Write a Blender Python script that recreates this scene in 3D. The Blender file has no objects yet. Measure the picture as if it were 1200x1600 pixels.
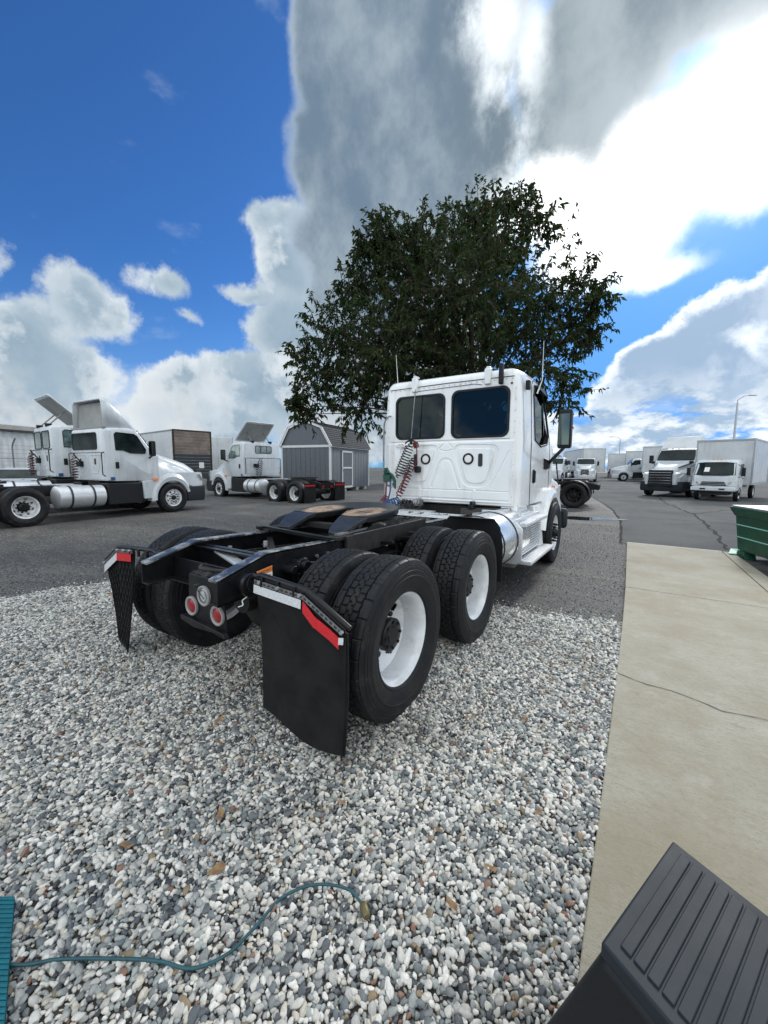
import bpy, bmesh, math, random
import numpy as np
from mathutils import Vector, Matrix
from math import sin, cos, pi, radians, sqrt, atan2

random.seed(7)
S = bpy.context.scene
COL = S.collection

# ------------------------------------------------------------------ camera
FPX = 623.09
YAW, PITCH, ROLL = 0.580722, 0.111923, 0.005063
cam_d = bpy.data.cameras.new('camera')
cam = bpy.data.objects.new('camera', cam_d)
COL.objects.link(cam)
S.camera = cam
cam_d.sensor_fit = 'HORIZONTAL'
cam_d.sensor_width = 36.0
cam_d.lens = 36.0 * FPX / 1200.0
cam_d.clip_start = 0.02
cam_d.clip_end = 3000
_f = Vector((-sin(YAW) * cos(PITCH), cos(YAW) * cos(PITCH), -sin(PITCH)))
_r = _f.cross(Vector((0, 0, 1))).normalized()
_u = _r.cross(_f)
_R = cos(ROLL) * _r + sin(ROLL) * _u
_U = -sin(ROLL) * _r + cos(ROLL) * _u
_m = Matrix((_R, _U, -_f)).transposed().to_4x4()
_m.translation = Vector((2.42672, -2.09589, 1.58098))
cam.matrix_world = _m
S.render.resolution_x, S.render.resolution_y = 768, 1024

# ------------------------------------------------------------------ world / sky
SUN_AZ, SUN_EL = 4.2, 31.9
SKY_STRENGTH = 0.10
EXPOSURE = 0.36
SUN_POWER = 1.35
S.view_settings.view_transform = 'Standard'
S.view_settings.look = 'None'
S.view_settings.exposure = EXPOSURE
S.view_settings.gamma = 1.0
S.view_settings.use_curve_mapping = False
S.render.engine = 'CYCLES'

world = bpy.data.worlds.new("World")
S.world = world
world.use_nodes = True
WT = world.node_tree
WT.nodes.clear()


class NB:
    """small helper to write node graphs as expressions"""
    def __init__(self, tree):
        self.t = tree

    def n(self, typ, **kw):
        o = self.t.nodes.new(typ)
        for k, v in kw.items():
            setattr(o, k, v)
        return o

    def lk(self, a, b):
        self.t.links.new(a, b)

    def put(self, sock, v):
        if isinstance(v, bpy.types.NodeSocket):
            self.lk(v, sock)
        elif v is not None:
            sock.default_value = v

    def m(self, op, a, b=None, c=None, clamp=False):
        o = self.n('ShaderNodeMath', operation=op, use_clamp=clamp)
        for i, v in enumerate((a, b, c)):
            self.put(o.inputs[i], v)
        return o.outputs[0]

    def v(self, op, a, b=None, c=None):
        o = self.n('ShaderNodeVectorMath', operation=op)
        for i, x in enumerate((a, b, c)):
            self.put(o.inputs[i], x)
        return o.outputs['Value'] if op in ('LENGTH', 'DOT_PRODUCT', 'DISTANCE') else o.outputs['Vector']

    def noise(self, vec, scale, detail=4, rough=.5, dist=0, dim='3D'):
        o = self.n('ShaderNodeTexNoise', noise_dimensions=dim)
        self.put(o.inputs['Vector'], vec)
        o.inputs['Scale'].default_value = scale
        o.inputs['Detail'].default_value = detail
        o.inputs['Roughness'].default_value = rough
        o.inputs['Distortion'].default_value = dist
        return o

    def ss(self, x, lo, hi, a=0., b=1.):
        o = self.n('ShaderNodeMapRange', interpolation_type='SMOOTHSTEP')
        self.put(o.inputs[0], x)
        for i, q in enumerate((lo, hi, a, b)):
            o.inputs[i + 1].default_value = q
        return o.outputs[0]

    def lin(self, x, lo, hi, a=0., b=1.):
        o = self.n('ShaderNodeMapRange')
        self.put(o.inputs[0], x)
        for i, q in enumerate((lo, hi, a, b)):
            o.inputs[i + 1].default_value = q
        return o.outputs[0]

    def mix(self, f, a, b, blend='MIX'):
        o = self.n('ShaderNodeMix', data_type='RGBA', blend_type=blend)
        self.put(o.inputs[0], f)
        for s_, q in ((o.inputs[6], a), (o.inputs[7], b)):
            if isinstance(q, (tuple, list)):
                q = tuple(q) + ((1.0,) if len(q) == 3 else ())
            self.put(s_, q)
        return o.outputs[2]


def build_sky():
    b = NB(WT)
    tc = b.n('ShaderNodeTexCoord')
    D = b.v('NORMALIZE', tc.outputs['Generated'])
    sky = b.n('ShaderNodeTexSky', sky_type='NISHITA', sun_disc=False)
    sky.sun_elevation = radians(SUN_EL)
    sky.sun_rotation = radians(SUN_AZ)
    sky.air_density = 1.0
    sky.dust_density = 0.4
    sky.ozone_density = 3.0
    base = b.mix(1.0, sky.outputs[0], (0.30, 0.62, 1.02), 'MULTIPLY')
    sep = b.n('ShaderNodeSeparateXYZ')
    b.lk(D, sep.inputs[0])
    az = b.m('MULTIPLY', b.m('ARCTAN2', sep.outputs[0], sep.outputs[1]), 180 / pi)
    el = b.m('MULTIPLY', b.m('ARCSINE', sep.outputs[2]), 180 / pi)
    cmb = b.n('ShaderNodeCombineXYZ')
    b.lk(az, cmb.inputs[0])
    b.lk(el, cmb.inputs[1])
    P = cmb.outputs[0]
    n1 = b.noise(D, 6.0, 10, .64)
    w1 = b.v('MULTIPLY_ADD', b.v('SUBTRACT', n1.outputs['Color'], (.5, .5, .5)), (9.5, 8.5, 0), P)
    n2 = b.noise(D, 2.6, 6, .5)
    w2 = b.v('MULTIPLY_ADD', b.v('SUBTRACT', n2.outputs['Color'], (.5, .5, .5)), (13, 11, 0), P)
    sund = (sin(radians(SUN_AZ)) * cos(radians(SUN_EL)), cos(radians(SUN_AZ)) * cos(radians(SUN_EL)), sin(radians(SUN_EL)))
    n1b = b.noise(b.v('ADD', D, (sund[0] * .03, sund[1] * .03, .03)), 5.5, 5, .55)
    relief = b.m('SUBTRACT', n1.outputs['Fac'], n1b.outputs['Fac'])
    cosun = b.v('DOT_PRODUCT', D, sund)
    angsun = b.m('MULTIPLY', b.m('ARCCOSINE', cosun), 180 / pi)

    def field(W, blobs, k=.35):
        F = None
        for (a, e, ra, re) in blobs:
            q = b.v('MULTIPLY_ADD', W, (1 / ra, 1 / re, 0), (-a / ra, -e / re, 0))
            L = b.m('SUBTRACT', b.v('LENGTH', q), 1.0)
            L = b.m('MULTIPLY', L, sqrt(ra * re) / 6.0)
            F = L if F is None else b.m('SMOOTH_MIN', F, L, k)
        return F

    A = [(-36.8, 43.4, 8.5, 7.8), (-33.5, 35.0, 12.0, 8.3), (-35.2, 27.5, 10.2, 5.7), (-25.5, 43.2, 9.5, 6.2), (-8.2, 38.8, 8.7, 5.4),
         (-0.4, 40.1, 8.0, 2.6), (-5.7, 32.9, 7.2, 2.9), (-9.9, 35.2, 6.3, 4.7), (-25.1, 34.8, 9.0, 6.2), (-25.7, 26.1, 10.1, 3.9),
         (-22, 54, 26, 10), (5, 48, 22, 7), (8, 40.5, 8, 4.5), (16, 40, 9, 5), (-36, 21, 8, 6), (-28, 17, 10, 8), (-33, 12, 8, 5)]
    C = [(-69.0, 17.0, 4.0, 3.1), (-74.7, 12.1, 5.5, 4.3), (-65.8, 17.3, 1.6, 2.1), (-61.2, 21.0, 2.5, 1.9),
         (-59.1, 9.6, 6.0, 2.8), (-51.5, 11.0, 5.6, 3.6), (-47.7, 28.3, 3.2, 2.0), (-43.7, 25.9, 5.8, 5.2), (-50.2, 22.2, 3.6, 1.2),
         (-44.7, 17.4, 6.3, 5.3), (-58.1, 17.5, 1.3, 0.6), (-72.3, 10.0, 6.5, 3.9), (-57.1, 6.2, 10.5, 3.6), (-77.0, 6.9, 7.6, 3.8),
         (-42.2, 9.5, 9.5, 5.0), (-76.5, 19.7, 1.1, 1.2), (-100, 9, 18, 5), (-30, 7, 14, 4), (-36, 4, 12, 5), (-84, 13, 5, 5)]
    Dk = [(-4.2, 6.4, 4.1, 4.6), (-0.9, 11.9, 3.5, 3.1), (2.6, 13.4, 3.5, 3.9), (5.7, 15.4, 3.2, 3.1), (8.6, 16.5, 2.9, 2.9),
          (-0.5, 6.2, 5.7, 3.7), (5.6, 9.7, 6.0, 4.0), (9.0, 5.5, 4.9, 3.3), (2, 3.5, 9, 3.0), (12, 3, 8, 3), (16, 14, 7, 6), (26, 10, 9, 6), (-8, 4, 5, 3)]
    B = [(4.6, 30.9, 5.2, 3.4), (7.2, 33.6, 1.7, 2.2), (-5.9, 27.8, 6.7, 3.1), (-12.4, 30.1, 4.4, 2.8), (-2.2, 28.6, 3.7, 4.8),
         (-7.7, 24.1, 4.2, 2.2), (8.0, 27.9, 3.8, 2.8), (-1.6, 21.4, 2.5, 0.7), (14, 30, 7, 5)]
    St = [(-19.9, 42.9, 2.2, 1.7), (-18.6, 39.3, 1.8, 1.5), (-17.3, 36.5, 1.7, 1.2), (-17.5, 33.6, 1.5, 1.2), (-22.7, 43.4, 1.2, 0.8), (-15.5, 41, 1.0, 1.6),
          (-16.5, 31.5, 1.6, 1.8)]

    col = base
    # pale air low down
    low = b.m('POWER', b.m('SUBTRACT', 1.0, b.m('MINIMUM', b.m('ABSOLUTE', b.m('DIVIDE', el, 26.0)), 1.0)), 2.4)
    col = b.mix(b.m('MULTIPLY', low, .42), col, (3.6, 5.2, 7.2))
    # blue gets lighter near the sun
    nearsun = b.m('POWER', b.ss(angsun, 42, 0), 2.0)
    col = b.mix(b.m('MULTIPLY', nearsun, .6), col, (3.6, 7.2, 12.0))

    col = b.v('MINIMUM', col, (1.25, 3.6, 8.2))
    ns = b.noise(b.v('MULTIPLY', D, (1, 1, .55)), 7.5, 8, .62)
    # unseen generic broken cloud out of view, brightened as fill for the cab back
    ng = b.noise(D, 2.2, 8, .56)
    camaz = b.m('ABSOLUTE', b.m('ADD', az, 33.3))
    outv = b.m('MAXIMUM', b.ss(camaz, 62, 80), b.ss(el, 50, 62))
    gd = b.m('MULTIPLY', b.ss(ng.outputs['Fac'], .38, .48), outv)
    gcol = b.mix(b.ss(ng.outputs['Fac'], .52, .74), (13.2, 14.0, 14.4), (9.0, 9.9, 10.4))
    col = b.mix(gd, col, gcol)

    # right hand bank, back lit with bright rim
    hn0 = b.noise(b.v('MULTIPLY', D, (1, 1, 2.6)), 6.5, 8, .6).outputs['Fac']
    FD = field(w1, Dk)
    dD = b.m('MULTIPLY', b.ss(FD, .07, -.06), b.m('MAXIMUM', b.ss(hn0, .36, .46), b.ss(el, 5, 10)))
    cD = b.mix(b.ss(FD, .03, -.24), (10.0, 10.6, 11.2), (3.0, 4.1, 5.6))
    cD = b.mix(b.m('MULTIPLY', b.ss(ns.outputs['Fac'], .48, .62), .35), cD, (7.0, 7.8, 8.8))
    hn = b.noise(b.v('MULTIPLY', D, (1, 1, 2.2)), 11, 8, .62).outputs['Fac']
    cD = b.mix(b.m('MULTIPLY', b.ss(el, 13, 3), .85), cD, b.mix(b.ss(hn, .42, .58), (3.1, 4.3, 5.8), (8.6, 9.0, 9.2)))
    col = b.mix(dD, col, cD)

    # left cumulus group
    FC = field(w1, C)
    dC = b.ss(FC, .10, -.13)
    cC = b.mix(b.ss(FC, .05, -.50), (6.0, 6.6, 7.0), (2.5, 3.4, 4.2))
    cC = b.mix(b.m('MULTIPLY', b.ss(relief, -.01, .09), .55), cC, (6.8, 7.2, 7.5))
    cC = b.mix(b.m('MULTIPLY', b.ss(relief, .0, -.09), .6), cC, (2.9, 3.8, 4.6))
    cC = b.mix(b.m('MULTIPLY', b.ss(ns.outputs['Fac'], .44, .58), .45), cC, (3.0, 3.9, 4.7))
    cC = b.mix(b.m('MULTIPLY', b.ss(b.noise(D, 9, 5, .6).outputs['Fac'], .42, .66), b.ss(el, 13, 4, 0, .7)), cC, (6.2, 6.3, 6.3))
    col = b.mix(dC, col, cC)
    # thin wisps in the blue
    wn = b.noise(b.v('MULTIPLY', D, (1, 1, 2)), 6, 6, .55)
    wisp = b.m('MULTIPLY', b.ss(wn.outputs['Fac'], .60, .78), .28)
    col = b.mix(wisp, col, (5.5, 6.4, 7.2))

    # large grey sheet overhead
    w3 = b.v('MULTIPLY_ADD', b.v('SUBTRACT', n1.outputs['Color'], (.5, .5, .5)), (5, 6, 0), P)
    FA = field(w3, A)
    dA = b.ss(FA, .13, -.10)
    sh = b.ss(b.m('MULTIPLY_ADD', ns.outputs['Fac'], .45, b.m('MULTIPLY', n2.outputs['Fac'], .55)), .41, .60)
    cA = b.mix(sh, (1.35, 1.95, 2.65), (3.2, 3.85, 4.4))
    cA = b.mix(b.ss(FA, -.22, .12), cA, (3.9, 4.8, 5.8))
    cA = b.mix(b.m('MULTIPLY', b.ss(az, -32, -14), .45), cA, b.mix(sh, (1.9, 2.3, 2.4), (3.6, 4.1, 4.2)))
    col = b.mix(dA, col, cA)

    # bright, thin cloud round the sun and the gaps it shines through
    FB = field(b.v('MULTIPLY_ADD', b.v('SUBTRACT', n2.outputs['Color'], (.5, .5, .5)), (7, 6, 0), w3), B)
    dB = b.ss(FB, .42, -.20)
    col = b.mix(dB, col, (15.0, 15.2, 15.2))
    FS = field(w3, St)
    dS = b.m('MULTIPLY', b.ss(FS, .55, -.25), b.ss(ns.outputs['Fac'], .36, .60))
    col = b.mix(b.m('MULTIPLY', dS, .95), col, (9.5, 10.2, 10.6))
    glow = b.m('POWER', b.ss(angsun, 30, 0), 3.0)
    gl = b.n('ShaderNodeVectorMath', operation='SCALE')
    gl.inputs[0].default_value = (1.6, 1.7, 1.8)
    b.lk(glow, gl.inputs['Scale'])
    col = b.v('ADD', col, gl.outputs[0])
    core = b.m('POWER', b.ss(angsun, 10, 0), 2.0)
    gl2 = b.n('ShaderNodeVectorMath', operation='SCALE')
    gl2.inputs[0].default_value = (18, 17.6, 17)
    b.lk(core, gl2.inputs['Scale'])
    col = b.v('ADD', col, gl2.outputs[0])
    # below the horizon: dull ground colour
    col = b.mix(b.ss(el, 0.2, -1.0), col, (1.2, 1.25, 1.3))
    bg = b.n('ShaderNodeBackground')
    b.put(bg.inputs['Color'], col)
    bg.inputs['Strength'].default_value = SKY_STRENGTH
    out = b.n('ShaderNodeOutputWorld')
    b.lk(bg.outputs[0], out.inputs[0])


build_sky()
world.cycles.sampling_method = 'MANUAL'
world.cycles.sample_map_resolution = 1024

sun_d = bpy.data.lights.new('sun', 'SUN')
sun_d.energy = SUN_POWER
sun_d.angle = radians(10)
sun_d.color = (1.0, .96, .90)
sun = bpy.data.objects.new('sun', sun_d)
COL.objects.link(sun)
_s = Vector((sin(radians(SUN_AZ)) * cos(radians(SUN_EL)), cos(radians(SUN_AZ)) * cos(radians(SUN_EL)), sin(radians(SUN_EL))))
sun.rotation_euler = _s.to_track_quat('Z', 'Y').to_euler()
sun.location = _s * 50

# ------------------------------------------------------------------ materials
MATS = {}


def mat(name, color, rough=.5, metal=0., var=.0, vscale=6., bump=.0, bscale=60., spec=.5, color2=None, mode='noise',
        coat=0., detail=4, thresh=None, rvar=0.):
    if name in MATS:
        return MATS[name]
    m = bpy.data.materials.new(name)
    m.use_nodes = True
    t = m.node_tree
    b = NB(t)
    p = t.nodes['Principled BSDF']
    p.inputs['Roughness'].default_value = rough
    p.inputs['Metallic'].default_value = metal
    p.inputs['Specular IOR Level'].default_value = spec
    p.inputs['Coat Weight'].default_value = coat
    p.inputs['Coat Roughness'].default_value = .08
    c = tuple(color) + (1,)
    tc = b.n('ShaderNodeTexCoord').outputs['Object']
    if var > 0 or color2:
        c2 = tuple(color2) + (1,) if color2 else tuple(max(0, x * (1 - var)) for x in color) + (1,)
        nz = b.noise(tc, vscale, detail, .6)
        lo, hi = thresh or (.3, .7)
        f = b.ss(nz.outputs['Fac'], lo, hi)
        b.lk(b.mix(f, c, c2), p.inputs['Base Color'])
    else:
        p.inputs['Base Color'].default_value = c
    if rvar > 0:
        nz = b.noise(tc, vscale * 2.3, 5, .6)
        b.lk(b.lin(nz.outputs['Fac'], .3, .7, max(.02, rough - rvar), min(1, rough + rvar)), p.inputs['Roughness'])
    if bump > 0:
        nb = b.noise(tc, bscale, 4, .6)
        bp = b.n('ShaderNodeBump')
        bp.inputs['Strength'].default_value = 1.0
        bp.inputs['Distance'].default_value = bump
        b.lk(nb.outputs['Fac'], bp.inputs['Height'])
        b.lk(bp.outputs[0], p.inputs['Normal'])
    MATS[name] = m
    return m


def glass_mat(name, tint, transp=.5):
    if name in MATS:
        return MATS[name]
    m = bpy.data.materials.new(name)
    m.use_nodes = True
    t = m.node_tree
    t.nodes.clear()
    b = NB(t)
    tr = b.n('ShaderNodeBsdfTransparent')
    tr.inputs[0].default_value = tuple(x * transp for x in tint) + (1,)
    gl = b.n('ShaderNodeBsdfGlossy')
    gl.inputs['Roughness'].default_value = .02
    gl.inputs['Color'].default_value = (.62, .68, .66, 1)
    fr = b.n('ShaderNodeFresnel')
    fr.inputs[0].default_value = 1.5
    mx = b.n('ShaderNodeMixShader')
    b.lk(fr.outputs[0], mx.inputs[0])
    b.lk(tr.outputs[0], mx.inputs[1])
    b.lk(gl.outputs[0], mx.inputs[2])
    o = b.n('ShaderNodeOutputMaterial')
    b.lk(mx.outputs[0], o.inputs[0])
    MATS[name] = m
    return m


def M(n):
    return MATS[n]


mat('white_paint', (.80, .82, .83), .22, var=.06, vscale=2.2, coat=.5, rvar=.08)
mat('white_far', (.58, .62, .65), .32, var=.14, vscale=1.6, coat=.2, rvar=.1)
mat('white_rim', (.72, .74, .76), .35, var=.18, vscale=9, rvar=.1)
mat('seam_dark', (.02, .022, .025), .6)
mat('black_paint', (.004, .005, .007), .36, var=.3, vscale=7, coat=.1, rvar=.10, color2=(.010, .010, .011), spec=.25)
mat('worn_edge', (.045, .055, .068), .26, metal=.3, color2=(.36, .36, .35), vscale=9, thresh=(.44, .66), rvar=.1)
mat('chassis_grime', (.006, .006, .007), .65, color2=(.02, .018, .015), vscale=14, bump=.002, bscale=40)
mat('flap_rubber', (.006, .0065, .007), .6, var=.2, vscale=5, color2=(.015, .015, .015), bump=.0008, bscale=30, rvar=.06, spec=.2)
mat('alu', (.66, .68, .70), .42, metal=.6, var=.10, vscale=6, rvar=.06)
mat('alu_polished', (.74, .76, .78), .27, metal=.8, var=.10, vscale=3, rvar=.05)
mat('dull_steel', (.30, .30, .30), .45, metal=.7, var=.4, vscale=15)
mat('chrome', (.85, .86, .88), .12, metal=1.)
mat('black_plastic', (.008, .009, .011), .5, spec=.3, bump=.0004, bscale=400, rvar=.08)
mat('dark_grey_plastic', (.018, .024, .031), .55, spec=.25, var=.15, vscale=3, bump=.0003, bscale=500, rvar=.05)
mat('red_lens', (.26, .006, .012), .3, coat=.25)
mat('red_tape', (.62, .015, .02), .25, color2=(.45, .01, .02), vscale=120, coat=.4)
mat('white_tape', (.72, .74, .75), .3, color2=(.45, .47, .5), vscale=220, coat=.4)
mat('grey_ring', (.26, .255, .25), .5)
mat('clear_lens', (.55, .58, .58), .15, color2=(.25, .27, .27), vscale=120, coat=.7)
mat('amber_lens', (.85, .22, .05), .25, coat=.5)
mat('label_white', (.75, .76, .76), .5)
mat('label_orange', (.75, .22, .05), .5)
mat('print_dark', (.03, .03, .03), .5)
mat('glass_dark', (.010, .014, .015), .04, coat=1.)
mat('glass_dim', (.020, .032, .034), .08, color2=(.006, .010, .011), vscale=2.0, spec=.18)
mat('glass_green', (.16, .24, .23), .05, color2=(.03, .05, .05), vscale=3., coat=1.)
mat('cable_black', (.012, .013, .014), .4)
mat('cable_red', (.13, .006, .014), .35)
mat('cable_maroon', (.075, .008, .012), .45)
mat('cable_blue', (.015, .07, .20), .35)
mat('cable_green', (.006, .065, .045), .4)
mat('interior_dark', (.015, .015, .017), .8)
mat('seat_grey', (.06, .062, .068), .8, var=.3)
mat('fairing_inside', (.30, .31, .30), .7, var=.25, vscale=2)
mat('siding_grey', (.115, .125, .145), .7, var=.12, vscale=5, bump=.002, bscale=30)
mat('trim_white', (.62, .64, .64), .5, var=.1)
mat('box_white', (.55, .58, .60), .4, var=.16, vscale=1.3)
mat('box_grey', (.42, .44, .45), .5, var=.2, vscale=1.5)
mat('bark', (.055, .042, .03), .9, color2=(.02, .016, .012), vscale=12, bump=.02, bscale=14)
mat('concrete_mount', (.35, .34, .32), .8, var=.2)
mat('galv', (.42, .44, .45), .45, metal=.6, var=.2, vscale=10)
mat('teal_cable', (.010, .070, .090), .45, var=.3, vscale=30)
mat('brass_old', (.16, .13, .055), .45, metal=.3, var=.4, vscale=30)
mat('green_paint', (.008, .085, .045), .42, color2=(.012, .06, .035), vscale=4, rvar=.1)
mat('green_line', (.30, .62, .50), .4)
mat('teal_fabric', (.0, .13, .17), .75, color2=(.0, .085, .12), vscale=25)
mat('roof_tan', (.33, .32, .29), .7, var=.2)


def grime(name, amt, zc=None):
    m = M(name)
    b = NB(m.node_tree)
    p = m.node_tree.nodes['Principled BSDF']
    src = p.inputs['Base Color'].links[0].from_socket
    tc = b.n('ShaderNodeTexCoord').outputs['Object']
    st = b.noise(b.v('MULTIPLY', tc, (11, 11, .9)), 1.0, 6, .65).outputs['Fac']
    bl = b.noise(tc, 1.7, 6, .6).outputs['Fac']
    sp = b.noise(tc, 60, 3, .7).outputs['Fac']
    f = b.m('MULTIPLY', b.ss(st, .48, .70), b.ss(bl, .40, .62))
    c = b.mix(b.m('MULTIPLY', f, amt), src, (.30, .27, .22))
    c = b.mix(b.m('MULTIPLY', b.ss(sp, .66, .74), amt * .8), c, (.18, .16, .13))
    b.lk(c, p.inputs['Base Color'])


grime('white_paint', .38)
grime('white_far', .5)
grime('box_white', .5)
grime('white_rim', .45)


def tread_mat():
    m = mat('tyre_rubber', (.009, .0095, .011), .58, spec=.22)
    t = m.node_tree
    b = NB(t)
    p = t.nodes['Principled BSDF']
    tc = b.n('ShaderNodeTexCoord').outputs['Object']
    nz = b.noise(tc, 7, 5, .65)
    f = b.ss(nz.outputs['Fac'], .42, .72, 0, .7)
    n2 = b.noise(tc, 60, 3, .6)
    f = b.m('MULTIPLY', f, b.ss(n2.outputs['Fac'], .35, .7))
    b.lk(b.mix(f, (.0085, .0095, .012), (.052, .045, .036)), p.inputs['Base Color'])
    b.lk(b.lin(nz.outputs['Fac'], .3, .7, .38, .62), p.inputs['Roughness'])
    bp = b.n('ShaderNodeBump')
    bp.inputs['Distance'].default_value = .0008
    b.lk(b.noise(tc, 180, 3, .6).outputs['Fac'], bp.inputs['Height'])
    b.lk(bp.outputs[0], p.inputs['Normal'])


tread_mat()


def leaf_mat():
    m = bpy.data.materials.new('leaf')
    MATS['leaf'] = m
    m.use_nodes = True
    t = m.node_tree
    b = NB(t)
    p = t.nodes['Principled BSDF']
    g = b.n('ShaderNodeNewGeometry')
    cr = b.n('ShaderNodeValToRGB')
    e = cr.color_ramp.elements
    e[0].color = (.012, .024, .009, 1)
    e[1].position = 1
    e[1].color = (.055, .032, .018, 1)
    for ps, c in ((.45, (.018, .036, .011, 1)), (.74, (.030, .050, .014, 1)), (.90, (.040, .038, .018, 1))):
        q = e.new(ps)
        q.color = c
    b.lk(g.outputs['Random Per Island'], cr.inputs[0])
    cl = b.noise(b.n('ShaderNodeTexCoord').outputs['Object'], .9, 4, .6).outputs['Fac']
    lc = b.mix(b.ss(cl, .50, .68, 0, .7), cr.outputs[0], b.mix(1.0, cr.outputs[0], (1.9, 2.0, 1.7), 'MULTIPLY'))
    b.lk(lc, p.inputs['Base Color'])
    p.inputs['Roughness'].default_value = .6
    p.inputs['Specular IOR Level'].default_value = .2
    tl = b.n('ShaderNodeBsdfTranslucent')
    b.lk(b.mix(1.0, lc, (1.5, 1.8, .7), 'MULTIPLY'), tl.inputs[0])
    mx = b.n('ShaderNodeMixShader')
    mx.inputs[0].default_value = .28
    b.lk(p.outputs[0], mx.inputs[1])
    b.lk(tl.outputs[0], mx.inputs[2])
    b.lk(mx.outputs[0], t.nodes['Material Output'].inputs[0])


leaf_mat()


# ------------------------------------------------------------------ mesh helpers
class MB:
    def __init__(self):
        self.v, self.f, self.mi = [], [], []
        self.cur = 0
        self.X = None

    def add(self, vs, fs):
        o = len(self.v)
        if self.X is not None:
            vs = [tuple(self.X @ Vector(q)) for q in vs]
        self.v += [tuple(q) for q in vs]
        self.f += [tuple(i + o for i in q) for q in fs]
        self.mi += [self.cur] * len(fs)
        return self

    def box(self, x0, x1, y0, y1, z0, z1):
        vs = [(x, y, z) for x in (x0, x1) for y in (y0, y1) for z in (z0, z1)]
        return self.add(vs, [(0, 1, 3, 2), (4, 6, 7, 5), (0, 4, 5, 1), (2, 3, 7, 6), (0, 2, 6, 4), (1, 5, 7, 3)])

    def obox(self, c, s, rot):
        Rm = rot if isinstance(rot, Matrix) else Matrix.Rotation(rot, 3, 'Z')
        vs = []
        for i in (-.5, .5):
            for j in (-.5, .5):
                for k in (-.5, .5):
                    vs.append(tuple(Vector(c) + Rm @ Vector((i * s[0], j * s[1], k * s[2]))))
        return self.add(vs, [(0, 1, 3, 2), (4, 6, 7, 5), (0, 4, 5, 1), (2, 3, 7, 6), (0, 2, 6, 4), (1, 5, 7, 3)])

    def cyl(self, p0, p1, r0, r1=None, n=16):
        return self.tube([p0, p1], [r0, r0 if r1 is None else r1], n)

    def bar(self, p0, p1, w, h, up=(0, 0, 1)):
        p0, p1 = Vector(p0), Vector(p1)
        d = (p1 - p0).normalized()
        s = d.cross(Vector(up)).normalized()
        u = s.cross(d)
        vs = []
        for p in (p0, p1):
            for a, c in ((-1, -1), (1, -1), (1, 1), (-1, 1)):
                vs.append(tuple(p + s * a * w / 2 + u * c * h / 2))
        return self.add(vs, [(3, 2, 1, 0), (4, 5, 6, 7), (0, 1, 5, 4), (1, 2, 6, 5), (2, 3, 7, 6), (3, 0, 4, 7)])

    def tube(self, pts, r, n=8, caps=True):
        pts = [Vector(p) for p in pts]
        if not isinstance(r, (list, tuple)):
            r = [r] * len(pts)
        up = None
        vs, fs = [], []
        for i, p in enumerate(pts):
            if i == 0:
                d = pts[1] - p
            elif i == len(pts) - 1:
                d = p - pts[i - 1]
            else:
                d = (pts[i + 1] - p).normalized() + (p - pts[i - 1]).normalized()
            if d.length < 1e-9:
                d = Vector((0, 0, 1))
            d.normalize()
            if up is None:
                up = Vector((0, 0, 1)) if abs(d.z) < .9 else Vector((1, 0, 0))
            s = d.cross(up)
            if s.length < 1e-6:
                s = d.cross(Vector((1, 0, 0)))
            s.normalize()
            up = s.cross(d).normalized()
            for k in range(n):
                a = 2 * pi * k / n
                vs.append(tuple(p + (s * cos(a) + up * sin(a)) * r[i]))
        for i in range(len(pts) - 1):
            for k in range(n):
                k2 = (k + 1) % n
                fs.append((i * n + k, i * n + k2, (i + 1) * n + k2, (i + 1) * n + k))
        if caps:
            fs.append(tuple(reversed(range(n))))
            fs.append(tuple((len(pts) - 1) * n + k for k in range(n)))
        return self.add(vs, fs)

    def prism(self, poly, axis, a, b_):
        n = len(poly)
        def pt(p, t):
            return {'x': (t, p[0], p[1]), 'y': (p[0], t, p[1]), 'z': (p[0], p[1], t)}[axis]
        vs = [pt(p, a) for p in poly] + [pt(p, b_) for p in poly]
        fs = [tuple(range(n)), tuple(reversed(range(n, 2 * n)))]
        fs += [(i, i + n, (i + 1) % n + n, (i + 1) % n) for i in range(n)]
        return self.add(vs, fs)

    def loft(self, secs, cap=True, closed=True):
        n = len(secs[0])
        vs = [q for s in secs for q in s]
        fs = []
        for i in range(len(secs) - 1):
            for k in range(n if closed else n - 1):
                k2 = (k + 1) % n
                fs.append((i * n + k, i * n + k2, (i + 1) * n + k2, (i + 1) * n + k))
        if cap:
            fs.append(tuple(reversed(range(n))))
            fs.append(tuple((len(secs) - 1) * n + k for k in range(n)))
        return self.add(vs, fs)

    def lathe(self, prof, n=48, closed=False, c=(0, 0, 0)):
        """prof: list of (axial x, radius) round the x axis"""
        vs, fs = [], []
        m_ = len(prof)
        for k in range(n):
            a = 2 * pi * k / n
            for (x, r) in prof:
                vs.append((c[0] + x, c[1] + r * cos(a), c[2] + r * sin(a)))
        for k in range(n):
            k2 = (k + 1) % n
            for i in range(m_ if closed else m_ - 1):
                i2 = (i + 1) % m_
                fs.append((k * m_ + i, k * m_ + i2, k2 * m_ + i2, k2 * m_ + i))
        return self.add(vs, fs)

    def ball(self, c, r, n=10, sc=(1, 1, 1)):
        secs = []
        for i in range(1, n):
            t = pi * i / n
            secs.append([(c[0] + r * sin(t) * cos(2 * pi * k / (2 * n)) * sc[0], c[1] + r * sin(t) * sin(2 * pi * k / (2 * n)) * sc[1],
                          c[2] - r * cos(t) * sc[2]) for k in range(2 * n)])
        return self.loft(secs)

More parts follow.
